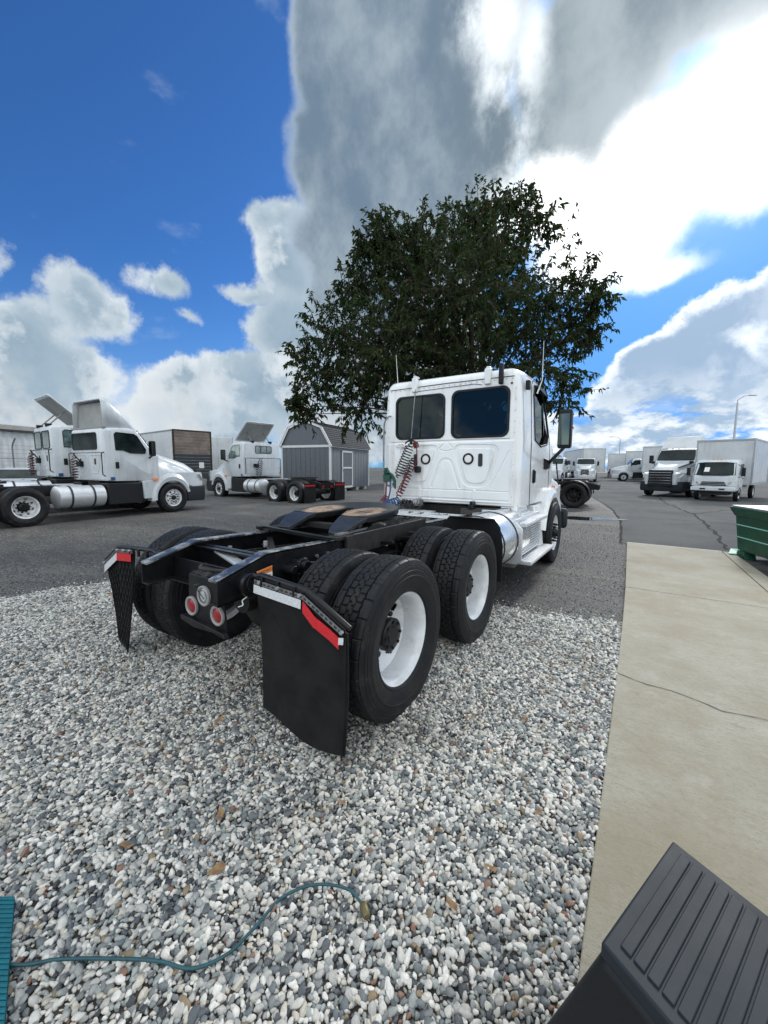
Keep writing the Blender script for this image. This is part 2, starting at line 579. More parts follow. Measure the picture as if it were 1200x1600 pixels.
    def mesh(self, name, mats, smooth=38):
        me = bpy.data.meshes.new(name)
        me.from_pydata(self.v, [], self.f)
        for q in (mats if isinstance(mats, (list, tuple)) else [mats]):
            me.materials.append(M(q) if isinstance(q, str) else q)
        if any(self.mi):
            me.polygons.foreach_set('material_index', self.mi)
        bm = bmesh.new()
        bm.from_mesh(me)
        bmesh.ops.recalc_face_normals(bm, faces=bm.faces)
        bm.to_mesh(me)
        bm.free()
        if smooth:
            me.shade_smooth()
            me.set_sharp_from_angle(angle=radians(smooth))
        return me

    def build(self, name, mats, parent=None, label=None, smooth=38, bevel=0, seg=2):
        me = self.mesh(name, mats, smooth)
        return link(name, me, parent, label, bevel, seg)


STUFF = {'bolt', 'rivets', 'frame_bolts', 'strip_slots', 'label_lines', 'tread_pattern', 'flap_ribs', 'sticker_print', 'lamp_ribs', 'hose_fitting', 'air_hoses', 'torque_rods', 'frame_bracket', 'wire_mesh'}


def link(name, me, parent=None, label=None, bevel=0, seg=2):
    o = bpy.data.objects.new(name, me)
    if name in STUFF:
        o['kind'] = 'stuff'
    COL.objects.link(o)
    if parent is not None:
        o.parent = parent
    if label:
        o['label'] = label
    if bevel:
        md = o.modifiers.new('bevel', 'BEVEL')
        md.width = bevel
        md.segments = seg
        md.limit_method = 'ANGLE'
        md.angle_limit = radians(35)
        md.harden_normals = False
    return o


def tag(o, label=None, cat=None, group=None, kind=None):
    if label:
        o['label'] = label
    if cat:
        o['category'] = cat
    if group:
        o['group'] = group
    if kind:
        o['kind'] = kind
    return o


def thing(name, label, cat, loc=(0, 0, 0), rz=0., group=None, scale=1.):
    o = bpy.data.objects.new(name, None)
    COL.objects.link(o)
    o.empty_display_size = .3
    o.location = loc
    o.rotation_euler = (0, 0, rz)
    o.scale = (scale,) * 3
    return tag(o, label, cat, group)


def place(o, loc, rz=0., rx=0.):
    o.location = loc
    o.rotation_euler = (rx, 0, rz)
    return o


def rrect(x0, x1, z0, z1, r, n=5):
    pts = []
    for cx, cz, a0 in ((x1 - r, z1 - r, 0), (x0 + r, z1 - r, 90), (x0 + r, z0 + r, 180), (x1 - r, z0 + r, 270)):
        for i in range(n + 1):
            a = radians(a0 + 90 * i / n)
            pts.append((cx + r * cos(a), cz + r * sin(a)))
    return pts


def text_mesh(name, txt, size, matname, parent, mtx, extrude=.0008):
    cu = bpy.data.curves.new(name, 'FONT')
    cu.body = txt
    cu.size = size
    cu.align_x = 'CENTER'
    cu.align_y = 'CENTER'
    cu.extrude = extrude
    tmp = bpy.data.objects.new('tmp', cu)
    COL.objects.link(tmp)
    me = bpy.data.meshes.new_from_object(tmp)
    bpy.data.objects.remove(tmp)
    bpy.data.curves.remove(cu)
    me.materials.clear()
    me.materials.append(M(matname))
    me.transform(mtx)
    return link(name, me, parent)


# ------------------------------------------------------------------ ground
def ground_mats():
    # coarse dark asphalt
    m = bpy.data.materials.new('asphalt_coarse')
    MATS['asphalt_coarse'] = m
    m.use_nodes = True
    b = NB(m.node_tree)
    p = m.node_tree.nodes['Principled BSDF']
    tc = b.n('ShaderNodeTexCoord').outputs['Object']
    vo = b.n('ShaderNodeTexVoronoi', feature='F1')
    vo.inputs['Scale'].default_value = 62
    b.lk(tc, vo.inputs['Vector'])
    sep = b.n('ShaderNodeSeparateColor')
    b.lk(vo.outputs['Color'], sep.inputs[0])
    vo2 = b.n('ShaderNodeTexVoronoi', feature='F1')
    vo2.inputs['Scale'].default_value = 22
    b.lk(tc, vo2.inputs['Vector'])
    sep2 = b.n('ShaderNodeSeparateColor')
    b.lk(vo2.outputs['Color'], sep2.inputs[0])
    stain = b.noise(tc, .35, 6, .62).outputs['Fac']
    mid = b.noise(tc, 3.2, 5, .6).outputs['Fac']
    c = b.mix(b.ss(sep.outputs[0], .25, .95), (.036, .036, .036), (.175, .170, .160))
    c = b.mix(b.m('MULTIPLY', b.ss(sep2.outputs[0], .93, .97), b.ss(vo2.outputs['Distance'], .32, .2)), c, (.34, .34, .32))
    c = b.mix(b.ss(stain, .42, .62, 0, .55), c, (.034, .034, .035))
    c = b.mix(b.ss(mid, .5, .75, 0, .35), c, (.10, .095, .085))
    big = b.noise(b.v('MULTIPLY', tc, (.6, 1.6, 1)), .8, 6, .65).outputs['Fac']
    c = b.mix(b.ss(big, .50, .66, 0, .55), c, (.155, .145, .125))
    tr_ = b.noise(b.v('MULTIPLY', tc, (.35, 3.0, 1)), 1.1, 6, .65).outputs['Fac']
    c = b.mix(b.ss(tr_, .54, .68, 0, .5), c, (.045, .043, .040))
    b.lk(c, p.inputs['Base Color'])
    b.lk(b.lin(stain, .35, .65, .78, .58), p.inputs['Roughness'])
    p.inputs['Specular IOR Level'].default_value = .35
    bp = b.n('ShaderNodeBump')
    bp.inputs['Distance'].default_value = .010
    b.lk(vo.outputs['Distance'], bp.inputs['Height'])
    bp.invert = True
    b.lk(bp.outputs[0], p.inputs['Normal'])
    # smoother, lighter asphalt
    m = bpy.data.materials.new('asphalt_light')
    MATS['asphalt_light'] = m
    m.use_nodes = True
    b = NB(m.node_tree)
    p = m.node_tree.nodes['Principled BSDF']
    tc = b.n('ShaderNodeTexCoord').outputs['Object']
    st = b.noise(tc, .28, 7, .6).outputs['Fac']
    fi = b.noise(tc, 70, 3, .7).outputs['Fac']
    pa = b.noise(b.v('MULTIPLY', tc, (1, .25, 1)), .9, 5, .6).outputs['Fac']
    c = b.mix(b.ss(fi, .3, .7), (.062, .064, .066), (.142, .143, .141))
    c = b.mix(b.ss(st, .42, .62, 0, .6), c, (.05, .052, .056))
    c = b.mix(b.ss(pa, .52, .70, 0, .45), c, (.15, .15, .145))
    sp_ = b.noise(tc, 24, 4, .7).outputs['Fac']
    c = b.mix(b.ss(sp_, .6, .72, 0, .5), c, (.03, .03, .03))
    b.lk(c, p.inputs['Base Color'])
    p.inputs['Roughness'].default_value = .85
    p.inputs['Specular IOR Level'].default_value = .12
    bp = b.n('ShaderNodeBump')
    bp.inputs['Distance'].default_value = .002
    b.lk(fi, bp.inputs['Height'])
    b.lk(bp.outputs[0], p.inputs['Normal'])
    # concrete
    m = bpy.data.materials.new('concrete')
    MATS['concrete'] = m
    m.use_nodes = True
    b = NB(m.node_tree)
    p = m.node_tree.nodes['Principled BSDF']
    tc = b.n('ShaderNodeTexCoord').outputs['Object']
    n1 = b.noise(tc, 1.3, 7, .65).outputs['Fac']
    n2 = b.noise(b.v('MULTIPLY', tc, (1, 3.2, 1)), 14, 6, .7).outputs['Fac']
    n3 = b.noise(tc, 170, 3, .7).outputs['Fac']
    n4 = b.noise(tc, 4.6, 5, .6).outputs['Fac']
    c = b.mix(b.ss(n1, .38, .66), (.335, .315, .255), (.275, .243, .175))
    c = b.mix(b.ss(n2, .46, .68, 0, .45), c, (.205, .188, .145))
    c = b.mix(b.ss(n4, .56, .74, 0, .4), c, (.39, .375, .33))
    c = b.mix(b.ss(n3, .55, .75, 0, .35), c, (.16, .15, .13))
    br = b.noise(b.v('MULTIPLY', tc, (1, 3.5, 1)), 48, 5, .7).outputs['Fac']
    c = b.mix(b.ss(br, .50, .66, 0, .5), c, (.20, .18, .135))
    pit = b.noise(tc, 95, 2, .6).outputs['Fac']
    c = b.mix(b.ss(pit, .64, .72, 0, .55), c, (.10, .09, .07))
    c = b.mix(b.ss(br, .46, .32, 0, .35), c, (.44, .42, .37))
    big = b.noise(tc, .55, 5, .6).outputs['Fac']
    c = b.mix(b.ss(big, .52, .70, 0, .45), c, (.21, .18, .115))
    dk = b.noise(tc, 2.4, 7, .72).outputs['Fac']
    c = b.mix(b.ss(dk, .60, .74, 0, .45), c, (.12, .105, .08))
    b.lk(c, p.inputs['Base Color'])
    p.inputs['Roughness'].default_value = .78
    bp = b.n('ShaderNodeBump')
    bp.inputs['Distance'].default_value = .0025
    b.lk(b.m('ADD', br, n3), bp.inputs['Height'])
    b.lk(bp.outputs[0], p.inputs['Normal'])
    mat('soil', (.022, .019, .016), .9, color2=(.05, .042, .034), vscale=20, bump=.01, bscale=60)
    mat('crack_fill', (.035, .032, .028), .8)
    mat('tar_line', (.040, .040, .041), .9, var=.3, vscale=5, spec=.08)
    mat('water', (.02, .022, .025), .03)


ground_mats()


def sheet(name, poly, z, m, kind='structure', label=None):
    mb = MB()
    mb.add([(x, y, z) for x, y in poly], [tuple(range(len(poly)))])
    o = mb.build(name, m, smooth=0)
    return tag(o, kind=kind, label=label)


sheet('ground', [(-700, -400), (700, -400), (700, 900), (-700, 900)], 0, 'asphalt_coarse')
sheet('road', [(2.05, 7.60), (1.97, 9.6), (1.86, 11.7), (1.45, 15.2), (.74, 19), (.1, 22), (-3, 25), (-14, 32), (-40, 46), (-90, 70), (-90, 160),
               (140, 160), (140, -6), (4.3, -6), (4.3, 7.60)], .004, 'asphalt_light')


def strip(name, pts, w, z, m, jit=0., label=None):
    rr_ = random.Random(3)
    L, Rr = [], []
    P = []
    for i in range(len(pts) - 1):
        a, c = Vector(pts[i]), Vector(pts[i + 1])
        k = max(1, int((c - a).length / (.05 if w < .02 else .16))) if jit else 1
        for q in range(k):
            P.append(a.lerp(c, q / k))
    P.append(Vector(pts[-1]))
    for i, p in enumerate(P):
        d = (P[min(i + 1, len(P) - 1)] - P[max(i - 1, 0)]).normalized()
        nrm = Vector((-d.y, d.x))
        off = nrm * (.5 * jit * (sin(i * .9 + 1) + sin(i * .37)) + rr_.uniform(-jit, jit) * .5)
        ww = w * rr_.uniform(.45, 1.3) if jit else w
        L.append((*(p + off + nrm * ww / 2), z))
        Rr.append((*(p + off - nrm * ww / 2), z))
    n = len(P)
    mb = MB().add(L + Rr, [(i, i + 1, n + i + 1, n + i) for i in range(n - 1)])
    return tag(mb.build(name, m, smooth=0), kind='structure')


strip('tar_seam', [(2.06, 7.62), (1.97, 9.6), (1.86, 11.7), (1.44, 15.2), (.73, 19), (.08, 22)], .06, .008, 'tar_line', .012)
strip('tar_seam', [(3.85, 8.05), (3.95, 11), (3.9, 15), (3.2, 20.5), (3.0, 26)], .07, .008, 'tar_line', .05)
strip('tar_seam', [(1.95, 13.2), (2.9, 13.0), (4.0, 13.1), (5.4, 12.6)], .03, .008, 'tar_line', .05)
strip('tar_seam', [(3.9, 15.4), (5.0, 17.8), (6.3, 18.6)], .05, .008, 'tar_line', .05)

# kerb-side concrete slabs
ZS = .035
def slab(poly, name='pavement'):
    mb = MB().prism(poly, 'z', -.08, ZS)
    o = mb.build(name, 'concrete', smooth=0, bevel=.006)
    return tag(o, kind='structure')


def xe(y):   # left edge of the slabs
    pts = [(-8, 2.40), (-.76, 2.35), (1.06, 2.335), (2.53, 2.315), (3.91, 2.285), (7.64, 2.165)]
    for (a, xa), (c, xc) in zip(pts, pts[1:]):
        if y <= c:
            return xa + (xc - xa) * (y - a) / (c - a)
    return pts[-1][1]


def xg(y):   # groove line between slab and edging strip
    return 3.70 + (3.86 - 3.70) * (7.64 - y) / 4.6


def xr(y):
    return 3.86 + .13 * (7.64 - y) / 2.1 if y > 5.5 else 3.99 + (5.5 - y) * .01


slab([(xe(3.922), 3.922), (xe(7.64), 7.64), (xg(7.64) - .006, 7.60), (xg(3.876) - .006, 3.876)])
slab([(xe(-2.6), -2.6), (xe(-.76), -.76), (xe(1.06), 1.06), (xe(2.53), 2.53), (xe(3.902), 3.902), (xg(3.86) - .006, 3.862), (xg(-2.6) - .006, -2.6)])
slab([(xe(-8), -8), (xe(-2.61), -2.61), (xg(-2.61) - .006, -2.61), (xg(-8) - .006, -8)])
slab([(xg(5.6) + .006, 5.60), (xg(7.6) + .006, 7.60), (xr(7.6), 7.60), (xr(5.6), 5.60)], 'pavement_edging')
slab([(xg(-8) + .006, -8), (xg(5.59) + .006, 5.59), (xr(5.59), 5.59), (xr(-8), -8)], 'pavement_edging')
strip('painted_edge', [(2.17, 7.625), (3.70, 7.585)], .035, ZS + .004, mat('edge_paint', (.72, .70, .55), .6, var=.3, vscale=8))
sheet('joint_bed', [(2.46, -7.9), (2.42, 2.0), (2.30, 7.55), (3.85, 7.55), (3.95, -7.9)], ZS - .02, 'crack_fill')
strip('pavement_crack', [(2.335, 1.28), (2.45, 1.22), (2.60, 1.22), (2.72, 1.18), (2.80, 1.15), (2.93, 1.10), (3.02, 1.13), (3.12, 1.16), (3.22, 1.11), (3.4, 1.15), (3.7, 1.05)],
      .008, ZS + .0035, 'crack_fill', .020)
sheet('soil_bed', [(3.98, 6.3), (4.05, -8), (9, -8), (9, 5.2)], .012, 'soil')


# puddle
def puddle():
    pts = []
    rr_ = random.Random(5)
    for i in range(40):
        a = 2 * pi * i / 40
        k = 1 + .18 * sin(3 * a + 1) + .1 * sin(7 * a) + rr_.uniform(-.05, .05)
        pts.append((.95 + .95 * k * cos(a) * .9, 11.85 + .42 * k * sin(a) + .25 * cos(a)))
    tag(sheet('puddle', pts, .010, 'water'), kind='structure')


puddle()


# ------------------------------------------------------------------ gravel
def pebble_mat():
    m = bpy.data.materials.new('pebble')
    MATS['pebble'] = m
    m.use_nodes = True
    b = NB(m.node_tree)
    p = m.node_tree.nodes['Principled BSDF']
    oi = b.n('ShaderNodeObjectInfo')
    cr = b.n('ShaderNodeValToRGB')
    cr.color_ramp.interpolation = 'CONSTANT'
    e = cr.color_ramp.elements
    cols = [(0, (.68, .66, .61)), (.16, (.58, .56, .51)), (.31, (.42, .41, .38)), (.45, (.185, .20, .20)), (.56, (.30, .315, .305)),
            (.68, (.085, .095, .105)), (.76, (.14, .16, .17)), (.83, (.52, .48, .40)), (.88, (.33, .36, .34)), (.93, (.04, .045, .05)), (.965, (.24, .18, .11)), (.985, (.22, .12, .085))]
    e[0].position = 0
    e[0].color = cols[0][1] + (1,)
    e[1].position = cols[1][0]
    e[1].color = cols[1][1] + (1,)
    for ps, c in cols[2:]:
        q = e.new(ps)
        q.color = c + (1,)
    b.lk(oi.outputs['Random'], cr.inputs[0])
    tc = b.n('ShaderNodeTexCoord').outputs['Object']
    off = b.v('SCALE', (37., 17., 91.))
    b.lk(oi.outputs['Random'], off.node.inputs['Scale'])
    vec = b.v('ADD', tc, off)
    n1 = b.noise(vec, 1.6, 5, .65).outputs['Fac']
    gp = b.n('ShaderNodeNewGeometry').outputs['Position']
    area = b.noise(gp, 1.1, 5, .6).outputs['Fac']
    n2 = b.noise(vec, 7, 3, .65).outputs['Fac']
    c = b.mix(b.ss(n1, .35, .7, 0, .45), cr.outputs[0], b.mix(1.0, cr.outputs[0], (.55, .55, .56), 'MULTIPLY'))
    c = b.mix(b.ss(n2, .55, .75, 0, .3), c, (.45, .44, .41))
    c = b.mix(b.ss(area, .50, .72, 0, .55), c, b.mix(1.0, c, (.42, .40, .36), 'MULTIPLY'))
    b.lk(c, p.inputs['Base Color'])
    p.inputs['Roughness'].default_value = .55
    p.inputs['Specular IOR Level'].default_value = .4


pebble_mat()


def gravel(name, poly, z0, dmin, dens, scl, seed, matn, base_mat, undul=.012, variants=5, sub=3):
    # base sheet as a grid clipped to the polygon
    xs = [p[0] for p in poly]
    ys = [p[1] for p in poly]
    st = .12
    bm = bmesh.new()
    nx, ny = int((max(xs) - min(xs)) / st) + 1, int((max(ys) - min(ys)) / st) + 1
    def inside(x, y):
        c = False
        n = len(poly)
        for i in range(n):
            x1, y1 = poly[i]
            x2, y2 = poly[(i + 1) % n]
            if (y1 > y) != (y2 > y) and x < (x2 - x1) * (y - y1) / (y2 - y1) + x1:
                c = not c
        return c
    V = {}
    def vert(i, j):
        if (i, j) not in V:
            x, y = min(xs) + i * st, min(ys) + j * st
            z = z0 + undul * (sin(x * 2.3 + 1.1 * sin(y * 1.7)) + sin(y * 3.1 + x) * .6 + .5 * sin(x * 6 + y * 5))
            V[(i, j)] = bm.verts.new((min(x, xe(y) - .004) if y < 7.7 else min(x, 2.05), y, z))
        return V[(i, j)]
    for i in range(nx):
        for j in range(ny):
            x, y = min(xs) + (i + .5) * st, min(ys) + (j + .5) * st
            if inside(x, y):
                bm.faces.new([vert(i, j), vert(i + 1, j), vert(i + 1, j + 1), vert(i, j + 1)])
    me = bpy.data.meshes.new(name)
    bm.to_mesh(me)
    bm.free()
    me.materials.append(M(base_mat))
    me.shade_smooth()
    o = link(name, me)
    g = bpy.data.node_groups.new(name + '_scatter', 'GeometryNodeTree')
    g.interface.new_socket('Geometry', in_out='INPUT', socket_type='NodeSocketGeometry')
    g.interface.new_socket('Geometry', in_out='OUTPUT', socket_type='NodeSocketGeometry')
    b = NB(g)
    gi = b.n('NodeGroupInput')
    go = b.n('NodeGroupOutput')
    ds = b.n('GeometryNodeDistributePointsOnFaces', distribute_method='POISSON')
    b.lk(gi.outputs[0], ds.inputs['Mesh'])
    ds.inputs['Distance Min'].default_value = dmin
    ds.inputs['Density Max'].default_value = dens
    ds.inputs['Seed'].default_value = seed
    join_i = b.n('GeometryNodeGeometryToInstance')
    for k in range(variants):
        ico = b.n('GeometryNodeMeshIcoSphere')
        ico.inputs['Radius'].default_value = 1
        ico.inputs['Subdivisions'].default_value = sub
        sp = b.n('GeometryNodeSetPosition')
        b.lk(ico.outputs[0], sp.inputs['Geometry'])
        pos = b.n('GeometryNodeInputPosition')
        nz = b.noise(b.v('ADD', pos.outputs[0], (k * 7.3 + seed, k * 3.1, 0)), .75, 2, .5)
        f = b.m('MULTIPLY', b.m('SUBTRACT', nz.outputs['Fac'], .5), 1.5)
        sc_ = b.n('ShaderNodeVectorMath', operation='SCALE')
        b.lk(pos.outputs[0], sc_.inputs[0])
        b.lk(f, sc_.inputs['Scale'])
        b.lk(sc_.outputs[0], sp.inputs['Offset'])
        sm = b.n('GeometryNodeSetShadeSmooth')
        b.lk(sp.outputs[0], sm.inputs[0])
        smt = b.n('GeometryNodeSetMaterial')
        b.lk(sm.outputs[0], smt.inputs[0])
        smt.inputs['Material'].default_value = M(matn)
        tr = b.n('GeometryNodeTransform')
        b.lk(smt.outputs[0], tr.inputs[0])
        rk = random.Random(k + seed)
        tr.inputs['Scale'].default_value = (rk.uniform(1.05, 1.5), rk.uniform(.82, 1.0), rk.uniform(.5, .78))
        b.lk(tr.outputs[0], join_i.inputs[0])
    ip = b.n('GeometryNodeInstanceOnPoints')
    b.lk(ds.outputs['Points'], ip.inputs['Points'])
    b.lk(join_i.outputs[0], ip.inputs['Instance'])
    ip.inputs['Pick Instance'].default_value = True
    ri = b.n('FunctionNodeRandomValue', data_type='INT')
    ri.inputs[4].default_value = 0
    ri.inputs[5].default_value = variants - 1
    ri.inputs['Seed'].default_value = seed + 1
    b.lk(ri.outputs[2], ip.inputs['Instance Index'])
    rv = b.n('FunctionNodeRandomValue', data_type='FLOAT_VECTOR')
    rv.inputs[0].default_value = (-.75, -.75, 0)
    rv.inputs[1].default_value = (.75, .75, 6.283)
    rv.inputs['Seed'].default_value = seed + 2
    e2r = b.n('FunctionNodeEulerToRotation')
    b.lk(rv.outputs[0], e2r.inputs[0])
    b.lk(e2r.outputs[0], ip.inputs['Rotation'])
    rs = b.n('FunctionNodeRandomValue', data_type='FLOAT')
    rs.inputs[2].default_value = 0
    rs.inputs[3].default_value = 1
    rs.inputs['Seed'].default_value = seed + 3
    sz = b.lin(b.m('POWER', rs.outputs[1], 2.2), 0, 1, scl[0], scl[1])
    b.lk(sz, ip.inputs['Scale'])
    # lift each stone a little by chance
    sp2 = b.n('GeometryNodeSetPosition')
    b.lk(ip.outputs[0], sp2.inputs['Geometry'])
    rz_ = b.n('FunctionNodeRandomValue', data_type='FLOAT_VECTOR')
    rz_.inputs[0].default_value = (0, 0, 0)
    rz_.inputs[1].default_value = (0, 0, scl[0] * 1.3)
    rz_.inputs['Seed'].default_value = seed + 4
    b.lk(rz_.outputs[0], sp2.inputs['Offset'])
    jn = b.n('GeometryNodeJoinGeometry')
    b.lk(sp2.outputs[0], jn.inputs[0])
    b.lk(gi.outputs[0], jn.inputs[0])
    b.lk(jn.outputs[0], go.inputs[0])
    md = o.modifiers.new('scatter', 'NODES')
    md.node_group = g
    return tag(o, kind='stuff')


def gx(y, off=0.006):
    return xe(y) - off


def wob(pts, n=8, amp=.05, seed=1):
    rr_ = random.Random(seed)
    out = []
    for a, c in zip(pts, pts[1:]):
        for k in range(n):
            t = k / n
            out.append((a[0] + (c[0] - a[0]) * t + rr_.uniform(-amp, amp), a[1] + (c[1] - a[1]) * t + rr_.uniform(-amp, amp)))
    out.append(pts[-1])
    return out


GEDGE = wob([(-3.95, -2.9), (-3.85, -1.5), (-3.78, -.8), (-3.72, -.2), (-3.62, .4), (-3.2, 1.15), (-2.2, 1.85), (-.6, 2.2), (1.06, 2.27), (1.67, 2.32), (gx(2.5), 2.5)], 6, .05)
GP = GEDGE[:-1] + [(2.5, 2.5), (2.55, -2.9)]
GNEAR = [p for p in GP]
gravel('gravel', GP, .024, .0130, 11000, (.0072, .0158), 3, 'pebble', 'soil', undul=.007)
gravel('gravel', GP, .020, .0112, 12000, (.0062, .0105), 21, 'pebble', 'soil', undul=.007, variants=3, sub=2)

mat('grit', (.06, .06, .058), .7)
def grit_mat():
    m = M('grit')
    b = NB(m.node_tree)
    p = m.node_tree.nodes['Principled BSDF']
    oi = b.n('ShaderNodeObjectInfo')
    cr = b.n('ShaderNodeValToRGB')
    e = cr.color_ramp.elements
    e[0].color = (.03, .03, .03, 1)
    e[1].color = (.30, .29, .27, 1)
    q = e.new(.7)
    q.color = (.09, .09, .085, 1)
    b.lk(oi.outputs['Random'], cr.inputs[0])
    b.lk(cr.outputs[0], p.inputs['Base Color'])


grit_mat()
GA = [(-10.5, -3), (-10.0, 3), (-7, 7), (-3, 10), (1.9, 10.5), (1.98, 8.5), (2.1, 7.7), (2.5, 7.6), (2.5, 2.6)] + list(reversed([(x - .02, y + .03) for x, y in GEDGE[:-1]]))
gravel('loose_grit', GA, .001, .026, 520, (.0035, .0105), 9, 'grit', 'asphalt_coarse', undul=.002, variants=3, sub=2)
# spilled pebbles along the ragged edge of the gravel
SP = [(x, y) for x, y in GEDGE] + [(x - .25 + .1 * (x > -3), y + .28) for x, y in reversed(GEDGE)]
gravel('stray_pebbles', SP, .0055, .028, 480, (.007, .014), 15, 'pebble', 'asphalt_coarse', undul=.002, variants=4, sub=2)

# ------------------------------------------------------------------ wheels
MESH = {}


def tyre_mesh(kind):
    if kind in MESH:
        return MESH[kind]
    R = .512
    drive = kind.startswith('drive')
    near = kind.endswith('near')
    W = .27
    mb = MB()
    nth = 58 * 8 if near else 48
    pit = 58
    # tread band: x samples
    if near:
        xs = np.linspace(-.118, .118, 65)
    else:
        xs = np.linspace(-.118, .118, 5)
    prof_l = [(-.105, .290), (-.118, .300), (-.128, .345), (-.139, .385), (-.1415, .40), (-.139, .43), (-.1375, .432), (-.137, .452), (-.134, .456), (-.1285, .48), (-.124, .497)]
    if near:
        prof_l = [(-.105, .290), (-.118, .300), (-.1235, .312), (-.1215, .316), (-.127, .33), (-.132, .352), (-.1375, .378), (-.140, .392), (-.1420, .394), (-.1420, .404),
                  (-.1400, .406), (-.1405, .425), (-.1395, .437), (-.1370, .439), (-.1370, .443), (-.1385, .445), (-.136, .462), (-.1335, .463), (-.1335, .467), (-.1345, .469), (-.1290, .486), (-.1245, .498)]
    m_ = len(prof_l) * 2 + len(xs)
    vs = []
    for k in range(nth):
        th = 2 * pi * k / nth
        row = list(prof_l)
        for x in xs:
            ax = abs(x)
            r = R - .006 * (ax / .118) ** 2 - (.009 * max(0, (ax - .095) / .023) ** 2)
            if near:
                u = (k / 8.0) % 1.0
                dep = 0
                if drive:
                    for gxp, amp in ((-.066, .0022), (-.022, .0037), (.022, .0037), (.066, .0022)):
                        c = gxp + (amp if (k // 4) % 2 else -amp)
                        if abs(x - c) < .0030:
                            dep = .013
                    # cross sipes
                    rib = 0 if ax < .022 else (1 if ax < .066 else 2)
                    ph = (0, .5, .0)[rib] * 1.0 + (0.34 if x < 0 else 0)
                    uu = ((k + int(round(ph * 8))) % 8)
                    if rib < 2 and uu == 0:
                        dep = max(dep, .008)
                    if rib == 2 and ax > .070 and (k + (4 if x < 0 else 0)) % 16 == 0:
                        dep = max(dep, .006)
                else:
                    for gxp in (-.07, -.025, .025, .07):
                        if abs(x - gxp) < .004:
                            dep = .012
                    if ax > .105 and k % 3 == 0:
                        dep = max(dep, .003)
                r -= dep
            row.append((x, r))
        row += [(-x, r) for x, r in reversed(prof_l)]
        for x, r in row:
            vs.append((x, r * cos(th), r * sin(th)))
    fs = []
    for k in range(nth):
        k2 = (k + 1) % nth
        for i in range(m_ - 1):
            fs.append((k * m_ + i, k * m_ + i + 1, k2 * m_ + i + 1, k2 * m_ + i))
    mb.add(vs, fs)
    me = mb.mesh('tyre', 'tyre_rubber', 32 if near else 40)
    MESH[kind] = me
    return me


def holes_disc(mb, x_of_r, r0, r1, nh, hr, hole_r, n=120, m_=14):
    rs = [r0 + (r1 - r0) * i / m_ for i in range(m_ + 1)]
    vs = [(x_of_r(r), r * cos(2 * pi * k / n), r * sin(2 * pi * k / n)) for k in range(n) for r in rs]
    fs = []
    for k in range(n):
        for i in range(m_):
            a = 2 * pi * (k + .5) / n
            r = (rs[i] + rs[i + 1]) / 2
            hole = False
            for h in range(nh):
                d = (a - 2 * pi * (h + .3) / nh + pi) % (2 * pi) - pi
                if (d * r / (hole_r * 1.5)) ** 2 + ((r - hr) / hole_r) ** 2 < 1:
                    hole = True
            if not hole:
                k2 = (k + 1) % n
                fs.append((k * (m_ + 1) + i, k * (m_ + 1) + i + 1, k2 * (m_ + 1) + i + 1, k2 * (m_ + 1) + i))
    mb.add(vs, fs)


def rim_mesh(kind, matn='white_rim'):
    key = 'rim' + kind + matn
    if key in MESH:
        return MESH[key]
    mb = MB()
    n = 96
    # outer face at +x
    mb.lathe([(.103, .296), (.108, .304), (.116, .309), (.118, .303), (.112, .296), (.106, .290), (.098, .284), (.09, .272), (.06, .262), (.03, .258), (-.07, .256), (-.10, .262), (-.115, .29), (-.118, .30), (-.112, .300), (-.10, .27)], n)
    if kind == 'dual':      # deep dish
        holes_disc(mb, lambda r: -.095 + .05 * max(0, (r - .17) / .087) ** 1.5, .09, .257, 8, .208, .022)
    else:
        holes_disc(mb, lambda r: .085 - .05 * max(0, (r - .15) / .107) ** 2, .07, .257, 8, .205, .024)
    me = mb.mesh('wheel', matn, 40)
    MESH[key] = me
    return me


def hub_mesh(kind):
    key = 'hub' + kind
    if key in MESH:
        return MESH[key]
    mb = MB()
    if kind == 'dual':
        mb.lathe([(-.12, .0), (-.12, .125), (-.088, .125), (-.088, .108), (-.02, .098), (-.015, .108), (.018, .108), (.024, .100), (.026, .060), (.034, .055), (.034, .0)], 40)
        for k in range(10):
            a = 2 * pi * k / 10
            mb.cyl((-.10, .142 * cos(a), .142 * sin(a)), (-.055, .142 * cos(a), .142 * sin(a)), .018, n=6)
        for k in range(8):
            a = 2 * pi * (k + .5) / 8
            mb.cyl((.01, .085 * cos(a), .085 * sin(a)), (.034, .085 * cos(a), .085 * sin(a)), .010, n=6)
        mb.cyl((-.10, .0, .20), (.01, .03, .225), .006, n=6)
        me = mb.mesh('hub', 'black_paint')
    else:
        mb.lathe([(.05, .0), (.05, .085), (.12, .080), (.145, .07), (.165, .06), (.175, .03), (.175, 0)], 32)
        for k in range(10):
            a = 2 * pi * k / 10
            mb.cyl((.07, .142 * cos(a), .142 * sin(a)), (.145, .142 * cos(a), .142 * sin(a)), .020, .014, n=8)
        me = mb.mesh('hub', 'black_plastic')
    MESH[key] = me
    return me


def wheel(parent, x, y, z=.505, kind='dual', near=False, steer_tyre=None, spin=0., rimmat='white_rim', turn=0., hubmat=None):
    """part = wheel (rim + disc), sub-parts = tyre and hub"""
    o = link('wheel', rim_mesh(kind, rimmat), parent)
    o.location = (x, y, z)
    o.rotation_euler = (spin, 0, (0 if x > 0 else pi) + turn)
    dr = 'drive' if kind in ('dual', 'inner') else 'steer'
    link('tyre', tyre_mesh(dr + ('_near' if near else '_far')), o)
    h = link('hub', hub_mesh('dual' if kind in ('dual', 'inner') else 'steer'), o)
    return o


